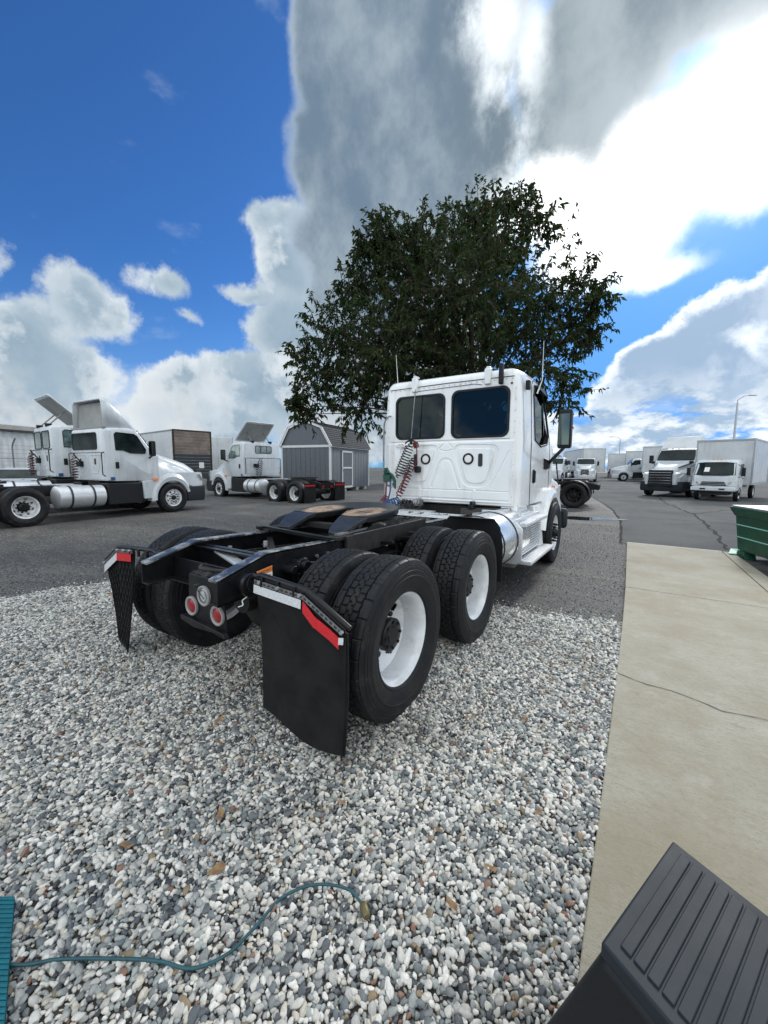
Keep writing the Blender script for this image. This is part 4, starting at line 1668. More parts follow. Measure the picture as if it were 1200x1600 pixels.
# ---- fuel tanks
for s in (1, -1):
    tk = MB().tube([(s * .88, 1.99, .72), (s * .88, 2.0, .72), (s * .88, 2.03, .72), (s * .88, 3.30, .72), (s * .88, 3.33, .72)], [.28, .31, .322, .322, .30], 56)
    tko = tk.build('fuel_tank', 'alu_polished', T)
    for y in (2.13, 2.66):
        MB().lathe([(-.02, .324), (-.02, .330), (.02, .330), (.02, .324)], 56, closed=True).build('tank_strap', 'black_plastic', tko).matrix_local = Matrix.Translation((s * .88, y, .72)) @ Matrix.Rotation(pi / 2, 4, 'Z')
        MB().lathe([(-.009, .331), (-.009, .334), (.009, .334), (.009, .331)], 56, closed=True).build('tank_strap', 'chrome', tko).matrix_local = Matrix.Translation((s * .88, y, .72)) @ Matrix.Rotation(pi / 2, 4, 'Z')
    st = MB()
    x0, x1 = (.66, 1.215) if s > 0 else (-1.215, -.66)
    # end frame of the step assembly
    fr_ = [(.70, 1.05), (.93, 1.05), (1.06, .99), (1.215, .84), (1.215, .45), (1.15, .40), (.70, .40)]
    st.prism([(s * a, c) for a, c in fr_], 'y', 2.80, 2.83)
    sto = st.build('step_frame', 'alu', T, bevel=.004)
    cv = MB()
    # sloping ribbed cover on top
    for k in range(7):
        t0, t1 = k / 7, (k + .72) / 7
        a0, a1 = .93 + (1.20 - .93) * t0 * .45, .93 + (1.20 - .93) * t1 * .45
        z0, z1 = 1.05 - .10 * t0, 1.05 - .10 * t1
        cv.add([(s * a0, 2.83, z0), (s * a1, 2.83, z1), (s * a1, 3.9, z1), (s * a0, 3.9, z0), (s * a0, 2.83, z0 - .03), (s * a1, 2.83, z1 - .03), (s * a1, 3.9, z1 - .03), (s * a0, 3.9, z0 - .03)],
               [(0, 1, 2, 3), (7, 6, 5, 4), (0, 4, 5, 1), (1, 5, 6, 2), (2, 6, 7, 3), (3, 7, 4, 0)])
    cv.build('ribbed_cover', 'alu', sto, bevel=.002)
    pn = MB()
    for k in range(10):
        z = .47 + k * .034
        pn.box(min(s * 1.13, s * 1.165), max(s * 1.13, s * 1.165), 2.83, 4.05, z, z + .024)
    pn.box(min(s * .7, s * 1.13), max(s * .7, s * 1.13), 2.83, 4.05, .44, .95)
    pn.build('ribbed_panel', 'alu', sto, bevel=.002)
    for (z, w0, w1, y0, y1) in ((.885, 1.10, 1.235, 2.92, 4.12), (.405, 1.10, 1.30, 2.95, 4.35)):
        sp_ = MB()
        for k in range(5):
            a0 = w0 + (w1 - w0) * k / 5
            sp_.box(min(s * a0, s * (a0 + (w1 - w0) / 5 - .004)), max(s * a0, s * (a0 + (w1 - w0) / 5 - .004)), y0, y1, z, z + .014)
        sp_.box(min(s * w0, s * w1), max(s * w0, s * w1), y0, y1, z - .03, z)
        sp_.build('step', 'alu', sto, bevel=.002)
    MB().box(min(s * .8, s * 1.1), max(s * .8, s * 1.1), 2.9, 4.2, .33, .375).build('step_support', 'dull_steel', sto)

# ---- cab shell
cab_o, cab_i = MB(), MB()
SECS = [(3.217, 1.075, 2.785, .985, .93, .10), (3.232, 1.062, 2.825, 1.022, .962, .12), (3.262, 1.055, 2.855, 1.040, .985, .14), (3.32, 1.05, 2.875, 1.048, .995, .15),
        (3.6, 1.045, 2.905, 1.052, 1.0, .16), (4.2, 1.04, 2.915, 1.055, 1.0, .17), (4.45, 1.03, 2.87, 1.055, .985, .20), (4.62, 1.02, 2.76, 1.055, .98, .20), (4.86, 1.0, 2.40, 1.055, 1.0, .18), (5.16, .98, 2.02, 1.055, 1.03, .10), (5.30, .98, 1.90, 1.05, 1.04, .08)]
cab_o.loft([[(x - (.035 if x < 0 else 0), yy, z) for x, yy, z in cab_section(y, a, c, wb, wt, r)] for y, a, c, wb, wt, r in SECS])
cab_i.loft([cab_section(min(max(y, 3.27), 5.2), a + .06, c - .06, wb - .05, wt - .05, r) for y, a, c, wb, wt, r in SECS[1:]])
cut = MB()
WL = rrect(-.845, -.033, 2.000, 2.628, .10, 6)
WR = rrect(.072, .880, 1.990, 2.640, .10, 6)
cut.prism(WL, 'y', 3.1, 3.34)
cut.prism(WR, 'y', 3.1, 3.34)
SW = [(3.92, 1.98), (3.90, 2.60), (3.98, 2.72), (4.42, 2.70), (4.56, 2.62), (4.86, 2.10), (4.72, 1.95), (4.3, 1.90)]
cut.prism(SW, 'x', .80, 1.3)
cut.prism(SW, 'x', -1.3, -.80)
cut.prism([(4.70, 2.72), (4.50, 2.60), (5.02, 1.98), (5.6, 1.98), (5.6, 2.72)], 'x', -.86, .86)
cab = shell_cut('cab', cab_o, cab_i, cut, 'white_paint', T)
# rear windows: rubber frame, dark glass
def rear_window(poly, lab):
    n = len(poly)
    cx, cz = sum(p[0] for p in poly) / n, sum(p[1] for p in poly) / n
    def off(d):
        return [(cx + (x - cx) * (1 + d / .4), cz + (z - cz) * (1 + d / .32)) for x, z in poly]
    mb = MB()
    a, c = off(.006), off(-.022)
    vs = [(x, 3.209, z) for x, z in a] + [(x, 3.207, z) for x, z in c] + [(x, 3.235, z) for x, z in a] + [(x, 3.235, z) for x, z in c]
    fs = []
    for i in range(n):
        j = (i + 1) % n
        fs += [(i, j, n + j, n + i), (i, 2 * n + i, 2 * n + j, j), (n + i, n + j, 3 * n + j, 3 * n + i)]
    mb.add(vs, fs)
    o = mb.build('rear_window', 'black_plastic', T, label=lab)
    MB().prism(off(-.018), 'y', 3.224, 3.229).build('pane', glass_mat('glass_tint', (.55, .72, .70), .42), o, smooth=0)
    return o


rear_window(WL, 'left rear window with the air line arm in front')
rear_window(WR, 'wider right rear window')
for s in (1, -1):
    pn = MB().prism([(y, z) for y, z in SW], 'x', s * .998 - .002, s * .998 + .002)
    pn.build('side_window', glass_mat('glass_side', (.62, .78, .76), .75), T, smooth=0)
    fr_ = MB()
    lp = [(s * (1.052 - .055 * max(0, (z - 1.95)) / .9), y, z) for y, z in SW]
    fr_.tube(lp + [lp[0]], .016, 6)
    fr_.build('window_seal', 'black_plastic', T)
    # visor over the window
    vi = MB().loft([[(s * (1.0 + .0), 3.95, 2.75), (s * 1.06, 3.95, 2.74), (s * 1.07, 3.95, 2.70), (s * 1.02, 3.95, 2.72)],
                    [(s * (.99), 4.45, 2.74), (s * 1.06, 4.45, 2.73), (s * 1.075, 4.45, 2.66), (s * 1.02, 4.45, 2.71)],
                    [(s * (.985), 4.62, 2.62), (s * 1.03, 4.62, 2.60), (s * 1.05, 4.62, 2.55), (s * 1.01, 4.62, 2.58)]])
    vi.build('window_visor', 'black_plastic', T)
MB().add([(-.88, 4.60, 2.70), (.88, 4.60, 2.70), (.92, 5.03, 2.02), (-.92, 5.03, 2.02)], [(0, 1, 2, 3)]).build('windscreen', glass_mat('glass_side', (.62, .78, .76), .75), T, smooth=0)
# interior
for x in (-.55, .55):
    sd = MB()
    sd.box(x - .24, x + .24, 3.75, 4.25, 1.45, 1.62)
    sd.box(x - .23, x + .23, 3.62, 3.78, 1.55, 2.20)
    sd.box(x - .13, x + .13, 3.62, 3.72, 2.20, 2.38)
    sd.build('seat', 'seat_grey', T, bevel=.03)
MB().box(-.95, .95, 4.65, 5.05, 1.2, 1.95).build('dashboard', 'interior_dark', T, bevel=.05)
stw = MB().lathe([(-.012, .20), (0, .212), (.012, .20), (0, .19)], 28, closed=True)
stw.build('steering_wheel', 'black_plastic', T).matrix_local = Matrix.Translation((-.55, 4.5, 1.92)) @ Matrix.Rotation(radians(60), 4, 'X') @ Matrix.Rotation(pi / 2, 4, 'Y')

# ---- pressed back panel (the ribs stamped in the sheet below the windows)
def seg_d(px, pz, a, c):
    vx, vz = c[0] - a[0], c[1] - a[1]
    L_ = vx * vx + vz * vz
    t = np.clip(((px - a[0]) * vx + (pz - a[1]) * vz) / L_, 0, 1)
    return np.hypot(px - a[0] - t * vx, pz - a[1] - t * vz)


def smooth_loop(pts, k=5, closed=True, r=.10):
    out = []
    n = len(pts)
    for i in range(n):
        if not closed and i in (0, n - 1):
            out.append(pts[i])
            continue
        p0, p1, p2 = np.array(pts[i - 1]), np.array(pts[i]), np.array(pts[(i + 1) % n])
        a = p1 + (p0 - p1) / np.linalg.norm(p0 - p1) * r
        c = p1 + (p2 - p1) / np.linalg.norm(p2 - p1) * r
        for j in range(k + 1):
            t = j / k
            out.append(tuple((1 - t) ** 2 * a + 2 * t * (1 - t) * p1 + t * t * c))
    return out


def pressed_panel():
    nx_, nz_ = 430, 200
    X = np.linspace(-1.0, .975, nx_)
    Z = np.linspace(1.085, 1.955, nz_)
    gx_, gz_ = np.meshgrid(X, Z, indexing='ij')
    ax = gx_
    D = np.zeros_like(gx_)
    def groove(loop, closed, wdt, depth):
        nonlocal D
        d = np.full_like(gx_, 9.)
        n = len(loop)
        for i in range(n if closed else n - 1):
            d = np.minimum(d, seg_d(ax, gz_, loop[i], loop[(i + 1) % n]))
        # flat bottomed channel
        depth = depth * 1.35
        t = np.clip((wdt - d) / .010, 0, 1)
        t = t * t * (3 - 2 * t)
        D = np.where(np.abs(depth * t) > np.abs(D), depth * t, D)
    for s in (1, -1):
        groove(smooth_loop([(s * .13, 1.88), (s * .76, 1.86), (s * .60, 1.34), (s * .30, 1.34)], r=.11), True, .030, .014)
        groove(smooth_loop([(s * .90, 1.80), (s * .66, 1.30)], closed=False), False, .008, .007)
        groove([(s * .03, 1.94), (s * .13, 1.995)], False, .014, .006)
    groove(smooth_loop([(-.215, 1.30), (-.075, 1.70), (.075, 1.70), (.215, 1.30)], closed=False, r=.08), False, .020, .011)
    groove(smooth_loop([(-.12, 1.84), (0, 1.955), (.12, 1.84), (0, 1.81)], r=.02), True, .010, .006)
    groove([(-.90, 1.262), (.90, 1.262)], False, .010, .009)
    groove([(-.90, 1.135), (.90, 1.135)], False, .014, .010)
    # two uprights low down
    for x0 in (-.40, .44):
        groove([(x0, 1.09), (x0, 1.25)], False, .028, -.010)
    # oil canning and slight waviness of thin sheet
    D = D + .0012 * np.sin(gx_ * 9 + 1) * np.sin(gz_ * 11)
    e = np.minimum(np.minimum(gx_ + 1.0, .975 - gx_), np.minimum(gz_ - 1.085, 1.955 - gz_))
    k = np.clip(e / .03, 0, 1)
    k = k * k * (3 - 2 * k)
    Y = 3.2185 + (-.0115 + D) * k
    vs = np.stack([gx_, Y, gz_], -1).reshape(-1, 3)
    idx = np.arange(nx_ * nz_).reshape(nx_, nz_)
    q = np.stack([idx[:-1, :-1], idx[1:, :-1], idx[1:, 1:], idx[:-1, 1:]], -1).reshape(-1, 4)
    mb = MB()
    mb.add([tuple(v) for v in vs], [tuple(int(i) for i in f) for f in q])
    me = mb.mesh('back_panel', 'white_paint', 60)
    return link('back_panel', me, T)


pressed_panel()
# vents and slots
for (x, z) in ((-.322, 1.702), (.339, 1.702)):
    v_ = MB().lathe([(0, .056), (.010, .056), (.012, .062), (.010, .078), (0, .080)], 36)
    v_.v = [(x + q[1], 3.207 - q[0], z + q[2]) for q in v_.v]
    vo_ = v_.build('round_vent', 'black_plastic', T)
    v2 = MB().lathe([(0, .055), (.006, .050), (.008, .02), (.008, .0005)], 32)
    v2.v = [(x + q[1], 3.207 - q[0], z + q[2]) for q in v2.v]
    v2.build('vent_cap', 'label_white', vo_)
for (x, z) in ((.514, 1.685), (-.489, 1.69)):
    MB().prism(rrect(x - .030, x + .030, z - .088, z + .088, .022, 4), 'y', 3.198, 3.210).build('slot_cover', 'seam_dark', T, bevel=.002)
# roof seam, drip rail
MB().tube([(-.95, 3.213, 2.745), (0, 3.211, 2.758), (.93, 3.213, 2.752)], .005, 6).build('roof_seam', 'seam_dark', T)
MB().tube([(-.50, 3.212, 2.690), (.40, 3.210, 2.705), (.50, 3.212, 2.685)], .0035, 5).build('panel_seam', 'seam_dark', T)
MB().tube([(1.025, 3.30, 1.08), (1.050, 3.34, 1.95), (1.0, 3.34, 2.74)], .0025, 5).build('corner_seam', 'grey_ring', T)
for x in (-.515, .585):
    bb = MB().box(x - .045, x + .045, 3.18, 3.235, 2.68, 2.885).box(x - .03, x + .03, 3.19, 3.30, 2.885, 2.91)
    bb.build('fairing_mount', 'white_paint', T, bevel=.012)
for x in (-.40, .44):
    MB().box(x - .022, x + .022, 3.10, 3.22, .84, 1.12).cyl((x, 3.12, 1.02), (x, 3.12, 1.07), .045, n=14).build('cab_mount', 'black_paint', T, bevel=.004)
wl_ = MB().box(.745, .800, 3.13, 3.195, 2.655, 2.915)
wlo = wl_.build('work_lamp', 'black_plastic', T, bevel=.012)
g_ = MB()
for k in range(7):
    g_.box(.752, .793, 3.124, 3.132, 2.68 + k * .032, 2.695 + k * .032)
g_.build('lamp_ribs', 'dark_grey_plastic', wlo)
MB().cyl((.90, 3.215, 2.665), (.90, 3.205, 2.665), .014, n=10).build('roof_plug', 'seam_dark', T)
MB().box(1.02, 1.075, 3.40, 3.47, 2.60, 2.72).build('side_bracket', 'black_plastic', T, bevel=.01)
rv = MB()
for k in range(24):
    rv.cyl((-.93 + k * .08, 3.213, 2.725), (-.93 + k * .08, 3.208, 2.725), .006, n=6)
for k in range(11):
    for x in (-.985, .955):
        rv.cyl((x, 3.217, 1.2 + k * .14), (x, 3.209, 1.2 + k * .14), .0055, n=6)
rv.build('rivets', 'grey_ring', T)
MB().tube([(-.93, 3.2165, 1.965), (-.0, 3.2165, 1.968), (.90, 3.2165, 1.965)], .004, 5).build('panel_seam', 'grey_ring', T)
# antennas
MB().tube([(-1.0, 3.6, 2.55), (-1.03, 3.58, 2.8), (-1.03, 3.5, 3.35)], [.012, .006, .003], 6).build('antenna', 'label_white', T)
MB().tube([(1.06, 3.9, 2.62), (1.12, 3.9, 2.8), (1.15, 3.75, 3.28)], [.012, .006, .003], 6).build('antenna', 'label_white', T)
# grab rail at the left edge
MB().tube(spline([(-.935, 3.205, 2.36), (-.95, 3.15, 2.34), (-1.01, 3.14, 2.24), (-1.02, 3.14, 1.9), (-1.02, 3.14, 1.5), (-1.01, 3.14, 1.38), (-.95, 3.15, 1.30), (-.935, 3.205, 1.29)], 6), .013, 10).build('grab_rail', 'dull_steel', T)
# small printed sticker
stk = MB()
for k, (a, c) in enumerate(((-.80, -.70), (-.84, -.66), (-.84, -.68), (-.82, -.67))):
    stk.box(a, c, 3.2035, 3.2045, 1.925 - k * .022, 1.930 - k * .022)
stk.build('sticker_print', 'dull_steel', T, smooth=0)
# lower cab corner and underside structure
MB().prism([(.80, 1.08), (1.02, 1.10), (1.03, .985), (.98, .965), (.86, .965), (.82, 1.0)], 'y', 3.235, 3.75).build('cab_corner', 'white_paint', T, bevel=.012)
MB().prism([(-.80, 1.08), (-1.02, 1.10), (-1.03, .985), (-.98, .965), (-.86, .965), (-.82, 1.0)], 'y', 3.235, 3.75).build('cab_corner', 'white_paint', T, bevel=.012)
un = MB().box(-.75, .75, 3.30, 4.6, .86, 1.04).box(-.42, .42, 3.2, 4.8, .5, .9)
un.cyl((.30, 3.10, .92), (.95, 3.25, .95), .10, n=20)
un.cyl((-.55, 3.05, .93), (-.30, 3.05, .93), .09, n=16)
un.build('engine_underside', 'chassis_grime', T, bevel=.01)
MB().cyl((.52, 2.98, .90), (1.0, 3.12, .95), .085, n=24).build('exhaust_pipe', 'dull_steel', T)

# ---- doors
def door_side(s):
    def hw(z):
        return 1.056 - (.055 * max(0, z - 1.95) / .9)
    outl = [(3.74, 1.06), (3.72, 1.9), (3.76, 2.70), (3.86, 2.80), (4.44, 2.78), (4.60, 2.66), (4.92, 2.06), (4.98, 1.80), (4.98, 1.05)]
    lp = [(s * (hw(z) + .001), y, z) for y, z in outl]
    MB().tube(lp + [lp[0]], .0045, 5).build('door_seam', 'seam_dark', T)
    h = MB().prism(rrect(3.86, 3.98, 1.36, 1.56, .035, 4), 'x', min(s * 1.056, s * 1.066), max(s * 1.056, s * 1.066))
    h.box(min(s * 1.06, s * 1.085), max(s * 1.06, s * 1.085), 3.89, 3.95, 1.37, 1.54)
    h.build('door_handle', 'black_plastic', T, bevel=.006)


door_side(1)
door_side(-1)

# ---- hood and fenders
hd = MB()
HS = [(5.02, 1.0, 1.90, 1.06, .98, .14), (5.3, .98, 1.86, 1.08, .94, .20), (5.7, 1.05, 1.78, 1.08, .88, .24), (6.1, .98, 1.68, 1.06, .82, .24), (6.35, .80, 1.58, 1.02, .76, .22), (6.50, .70, 1.42, .95, .68, .2)]
hd.loft([cab_section(y, a, c, wb, wt, r, tum=1.25) for y, a, c, wb, wt, r in HS])
hd.build('hood', 'white_paint', T)
for s in (1, -1):
    fd = MB()
    secs = []
    for i in range(19):
        a = radians(170 - 160 * i / 18)
        y, z = 5.02 + .60 * cos(a), .50 + .60 * sin(a)
        z = min(z, 1.09)
        yo, zo = 5.02 + .72 * cos(a), .50 + .76 * sin(a)
        secs.append([(s * .85, y, z), (s * 1.165, y, z), (s * 1.175, (y + yo) / 2, (z + zo) / 2), (s * 1.12, yo, zo), (s * .85, yo, zo)])
    fd.loft(secs)
    fd.build('front_fender', 'white_paint', T)
    sk = MB()
    sk.loft([[(s * .80, 4.14, .30), (s * 1.15, 4.17, .30), (s * 1.16, 4.36, .30), (s * .80, 4.36, .30)],
             [(s * .80, 4.02, 1.03), (s * 1.06, 4.04, 1.03), (s * 1.07, 4.44, 1.03), (s * .80, 4.44, 1.03)]])
    sk.build('side_skirt', 'white_paint', T, bevel=.02)
    ml = MB().prism(rrect(5.22, 5.33, 1.20, 1.28, .02, 3), 'x', min(s * 1.06, s * 1.10), max(s * 1.06, s * 1.10))
    ml.build('side_marker', 'amber_lens', T, bevel=.004)
    MB().box(min(s * 1.0, s * 1.16), max(s * 1.0, s * 1.16), 5.66, 5.74, .45, .80).build('bumper_end', 'dark_grey_plastic', T, bevel=.02)
    # mirrors
    mi = MB()
    mi.loft([[(s * (a * .86 + 1.35), y, z) for a, y, z in q] for q in (
        [(-.02, 4.08, 1.86), (.17, 4.06, 1.86), (.17, 4.13, 1.86), (.0, 4.17, 1.86)],
        [(-.03, 4.07, 1.89), (.18, 4.05, 1.89), (.18, 4.18, 1.89), (-.01, 4.22, 1.89)],
        [(-.03, 4.07, 2.36), (.18, 4.05, 2.36), (.18, 4.18, 2.36), (-.01, 4.22, 2.36)],
        [(-.02, 4.08, 2.40), (.17, 4.06, 2.40), (.17, 4.13, 2.40), (.0, 4.17, 2.40)])])
    mo = mi.build('mirror', 'black_plastic', T, bevel=.012)
    gl_ = MB().add([(s * (1.35 - .012), 4.066, 1.91), (s * (1.35 + .130), 4.048, 1.91), (s * (1.35 + .130), 4.048, 2.34), (s * (1.35 - .012), 4.066, 2.34)], [(0, 1, 2, 3)])
    gl_.build('mirror_glass', 'mirror_reflect_tint', mo, smooth=0) if 'mirror_reflect_tint' in MATS else gl_.build('mirror_glass', mat('mirror_reflect_tint', (.085, .11, .105), .05, metal=1.), mo, smooth=0)  # dark green tint stands in for a reflection of trees behind the camera
    am = MB().tube([(s * 1.06, 4.72, 1.62), (s * 1.16, 4.60, 1.70), (s * 1.41, 4.16, 1.88)], [.035, .028, .022], 10)
    am.loft([[(s * 1.04, 4.55, 1.55), (s * 1.04, 4.85, 1.55), (s * 1.04, 4.85, 1.74), (s * 1.04, 4.55, 1.74)],
             [(s * 1.12, 4.60, 1.58), (s * 1.12, 4.76, 1.58), (s * 1.12, 4.76, 1.70), (s * 1.12, 4.60, 1.70)]])
    am.tube([(s * 1.22, 4.66, 1.68), (s * 1.16, 5.3, 1.30)], .012, 6)
    am.build('mirror_arm', 'black_plastic', T, bevel=.004)
MB().box(-1.15, 1.15, 6.45, 6.62, .38, .78).build('bumper', 'dark_grey_plastic', T, bevel=.06)
MB().prism([(-.45, .78), (.45, .78), (.40, 1.40), (-.40, 1.40)], 'y', 6.48, 6.53).build('grille', 'black_plastic', T)

# ---- air lines behind the cab
def cable(name, pts, r, m, n=7):
    MB().tube(pts, r, n).build(name, m, T, smooth=60)


cable('hose_arm', [(-.455, 3.11, 2.70), (-.485, 3.10, 2.30), (-.505, 3.09, 1.99)], .007, 'dull_steel')
hk = MB().tube(spline([(-.60, 3.08, 1.93), (-.56, 3.08, 1.96), (-.50, 3.08, 1.98), (-.44, 3.08, 1.955), (-.41, 3.08, 1.93)], 5), .012, 7)
hk.cyl((-.50, 3.08, 1.92), (-.50, 3.08, 2.0), .02, n=8)
hk.build('hose_hook', 'black_plastic', T)
cable('air_line', helix((-.50, 3.07, 1.93), (-.72, 3.06, 1.43), .062, 13), .0085, 'cable_black', 6)
cable('air_line', helix((-.47, 3.11, 1.72), (-.60, 3.08, 1.42), .050, 8), .008, 'cable_black', 6)
cable('air_line', spline([(-.44, 3.07, 1.95), (-.39, 3.05, 1.86), (-.40, 3.07, 1.70), (-.44, 3.08, 1.60), (-.47, 3.08, 1.52)], 6), .009, 'cable_red', 6)
cable('air_line', helix((-.43, 3.07, 1.95), (-.40, 3.06, 1.86), .038, 4), .008, 'cable_red', 6)
cable('air_line', helix((-.50, 3.07, 1.52), (-.72, 3.07, 1.12), .048, 9), .009, 'cable_red', 6)
cable('air_line', spline([(-.50, 3.06, 1.60), (-.55, 3.05, 1.48), (-.62, 3.05, 1.32), (-.66, 3.06, 1.2)], 6), .010, 'cable_red', 6)
for k in range(6):
    a = k * .35
    cable('electric_line', spline([(-.93 + .02 * k, 3.08, 1.40 + .03 * sin(a)), (-.88, 3.02, 1.50 + .015 * k), (-.80, 3.05, 1.47 - .012 * k), (-.75, 3.06, 1.36 - .02 * k), (-.80, 3.05, 1.33)], 5), .010, 'cable_green', 6)
MB().box(-.96, -.84, 3.03, 3.10, 1.36, 1.47).cyl((-.93, 3.05, 1.45), (-.91, 3.03, 1.57), .022, n=8).build('plug_holder', mat('holder_green', (.012, .06, .045), .5), T, bevel=.01)
cable('air_line', spline([(-.91, 3.06, 1.37), (-.915, 3.05, 1.25), (-.92, 3.05, 1.12), (-.90, 3.0, 1.04)], 5), .013, 'cable_red', 6)
cable('air_line', spline([(-.84, 3.06, 1.38), (-.84, 3.05, 1.22), (-.86, 3.02, 1.08), (-.83, 2.98, 1.0)], 5), .012, 'cable_blue', 6)
cable('air_line', helix((-.93, 3.0, 1.0), (-.62, 2.96, 1.09), .055, 7), .010, 'cable_blue', 6)
cable('air_line', helix((-.98, 3.02, 1.02), (-.86, 3.0, 1.13), .045, 3.5), .009, 'cable_red', 6)
cable('air_line', helix((-.62, 2.98, 1.06), (-.30, 3.0, 1.04), .05, 6), .009, 'cable_black', 6)
MB().box(-.40, -.30, 2.98, 3.12, 1.02, 1.12).cyl((-.36, 2.95, 1.08), (-.36, 2.99, 1.08), .035, n=12).build('line_connector', 'dull_steel', T, bevel=.01)
MB().prism(rrect(-.47, -.39, 1.50, 1.60, .03, 3), 'y', 3.12, 3.205).build('line_socket', 'black_plastic', T, bevel=.008)
#@@PART3@@

# ================================================================== parked vehicles
def pane_mesh(name, loop, m, parent, seal=True, r=.012):
    mb = MB().add(loop, [tuple(range(len(loop)))])
    o = mb.build(name, m, parent, smooth=0)
    if seal:
        MB().tube(list(loop) + [loop[0]], r, 5).build('window_seal', 'black_plastic', o)
    return o


def tractor(name, label, cat, loc, rz, group=None, scale=1., rears=(-4.0, -5.32), fairing=None, open_rear=True, box=None, grille='bars', lod=0,
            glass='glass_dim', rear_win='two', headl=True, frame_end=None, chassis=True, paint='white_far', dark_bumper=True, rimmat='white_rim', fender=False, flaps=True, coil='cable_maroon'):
    t = thing(name, label, cat, loc, rz, group, scale)
    yR = -2.02
    wb, wt = 1.04, .97
    def hw(z):
        return wb - (wb - wt) * max(0, z - 1.9) / .85
    secs = [(yR, 1.16, 2.64, .98, .90, .10), (yR + .03, 1.13, 2.70, 1.03, .955, .12), (yR + .12, 1.12, 2.74, 1.04, .97, .13), (-1.2, 1.10, 2.77, 1.04, .97, .14), (-.98, 1.10, 2.72, 1.04, .96, .16),
            (-.55, 1.08, 2.06, 1.04, 1.0, .10), (-.42, 1.08, 1.98, 1.04, 1.01, .08)]
    MB().loft([cab_section(y, a, c, w1, w2, r, tum=1.9) for y, a, c, w1, w2, r in secs]).build('cab', paint, t)
    # hood
    hs = [(-.44, 1.05, 2.0, 1.03, .96, .12), (-.1, 1.02, 1.94, 1.05, .80, .22), (.4, 1.0, 1.83, 1.06, .70, .26), (.95, .80, 1.68, 1.00, .60, .30), (1.28, .70, 1.50, .88, .52, .28), (1.44, .70, 1.28, .72, .44, .2)]
    MB().loft([cab_section(y, a, c, w1, w2, r, tum=1.36) for y, a, c, w1, w2, r in hs]).build('hood', paint, t)
    for s in (1, -1):
        secs = []
        for i in range(17):
            a = radians(185 - 170 * i / 16)
            y, z = .57 * cos(a), .505 + .585 * sin(a)
            yo, zo = .72 * cos(a), .505 + .84 * sin(a)
            secs.append([(s * .80, y, z), (s * 1.14, y, z), (s * 1.16, (y + yo) / 2, (z + zo) / 2), (s * 1.08, yo, zo), (s * .80, yo, zo)])
        MB().loft(secs).build('fender', paint, t)
        MB().prism([(-.60, .52), (-.95, .52), (-1.0, 1.10), (-.50, 1.12), (-.55, .80)], 'x', min(s * .85, s * 1.09), max(s * .85, s * 1.09)).build('side_skirt', paint, t, bevel=.02)
        # door, window, handle
        outl = [(-1.84, 1.12), (-1.86, 1.9), (-1.80, 2.62), (-1.72, 2.70), (-1.10, 2.68), (-.98, 2.60), (-.62, 2.02), (-.56, 1.8), (-.62, 1.12)]
        d = MB()
        a_ = [(s * (hw(z) + .002), y, z) for y, z in outl]
        c_ = [(s * (hw(z) + .010), y + (.012 if y < -1.2 else -.012), z + (.012 if z < 1.5 else -.012)) for y, z in outl]
        d.loft([a_, c_])
        do = d.build('door', paint, t)
        W = [(-1.72, 2.06), (-1.72, 2.54), (-1.66, 2.60), (-1.14, 2.58), (-1.04, 2.52), (-.80, 2.10), (-.84, 1.98), (-1.30, 1.98), (-1.5, 2.06)]
        pane_mesh('side_window', [(s * (hw(z) + .013), y, z) for y, z in W], glass, do, lod < 2)
        MB().box(min(s * 1.045, s * 1.075), max(s * 1.045, s * 1.075), -1.76, -1.66, 1.50, 1.70).build('door_handle', 'black_plastic', do, bevel=.01)
        # mirror
        m_ = MB().box(min(s * 1.18, s * 1.40), max(s * 1.18, s * 1.40), -.80, -.68, 1.90, 2.38)
        mo = m_.build('mirror', 'black_plastic', t, bevel=.03)
        MB().tube([(s * 1.02, -.70, 1.84), (s * 1.12, -.72, 1.86), (s * 1.28, -.74, 1.92)], .028, 8).build('mirror_arm', 'black_plastic', mo)
        MB().box(min(s * 1.20, s * 1.38), max(s * 1.20, s * 1.38), -.806, -.801, 1.94, 2.34).build('mirror_glass', 'mirror_reflect_tint', mo, smooth=0)
        if lod < 2:
            MB().prism(rrect(-.66, -.50, 1.10, 1.18, .02, 3), 'x', min(s * 1.09, s * 1.13), max(s * 1.09, s * 1.13)).build('side_marker', 'amber_lens', t)
            MB().box(min(s * 1.06, s * 1.064), max(s * 1.06, s * 1.064), -1.92, -1.80, 1.14, 1.24).build('sticker', 'cable_blue' if lod == 0 else 'grey_ring', t, smooth=0)
        if headl:
            hl = MB().loft([[(s * .56, 1.37, 1.06), (s * .84, 1.26, 1.06), (s * .95, 1.10, 1.30), (s * .62, 1.33, 1.22)],
                            [(s * .57, 1.45, 1.07), (s * .90, 1.32, 1.07), (s * 1.01, 1.14, 1.29), (s * .63, 1.40, 1.21)]])
            hl.build('headlight', 'clear_lens', t)
    # windscreen
    pane_mesh('windscreen', [(x * .93, y + .012, z) for x, y, z in ((-.94, -.57, 2.04), (.94, -.57, 2.04), (.97, -.70, 2.30), (.90, -.94, 2.62), (0, -.95, 2.645), (-.90, -.94, 2.62), (-.97, -.70, 2.30))] if False else
              [(-.90, -.535, 2.07), (0, -.52, 2.05), (.90, -.535, 2.07), (.90, -.70, 2.33), (.84, -.90, 2.64), (0, -.92, 2.66), (-.84, -.90, 2.64), (-.90, -.70, 2.33)], glass, t, True, .018)
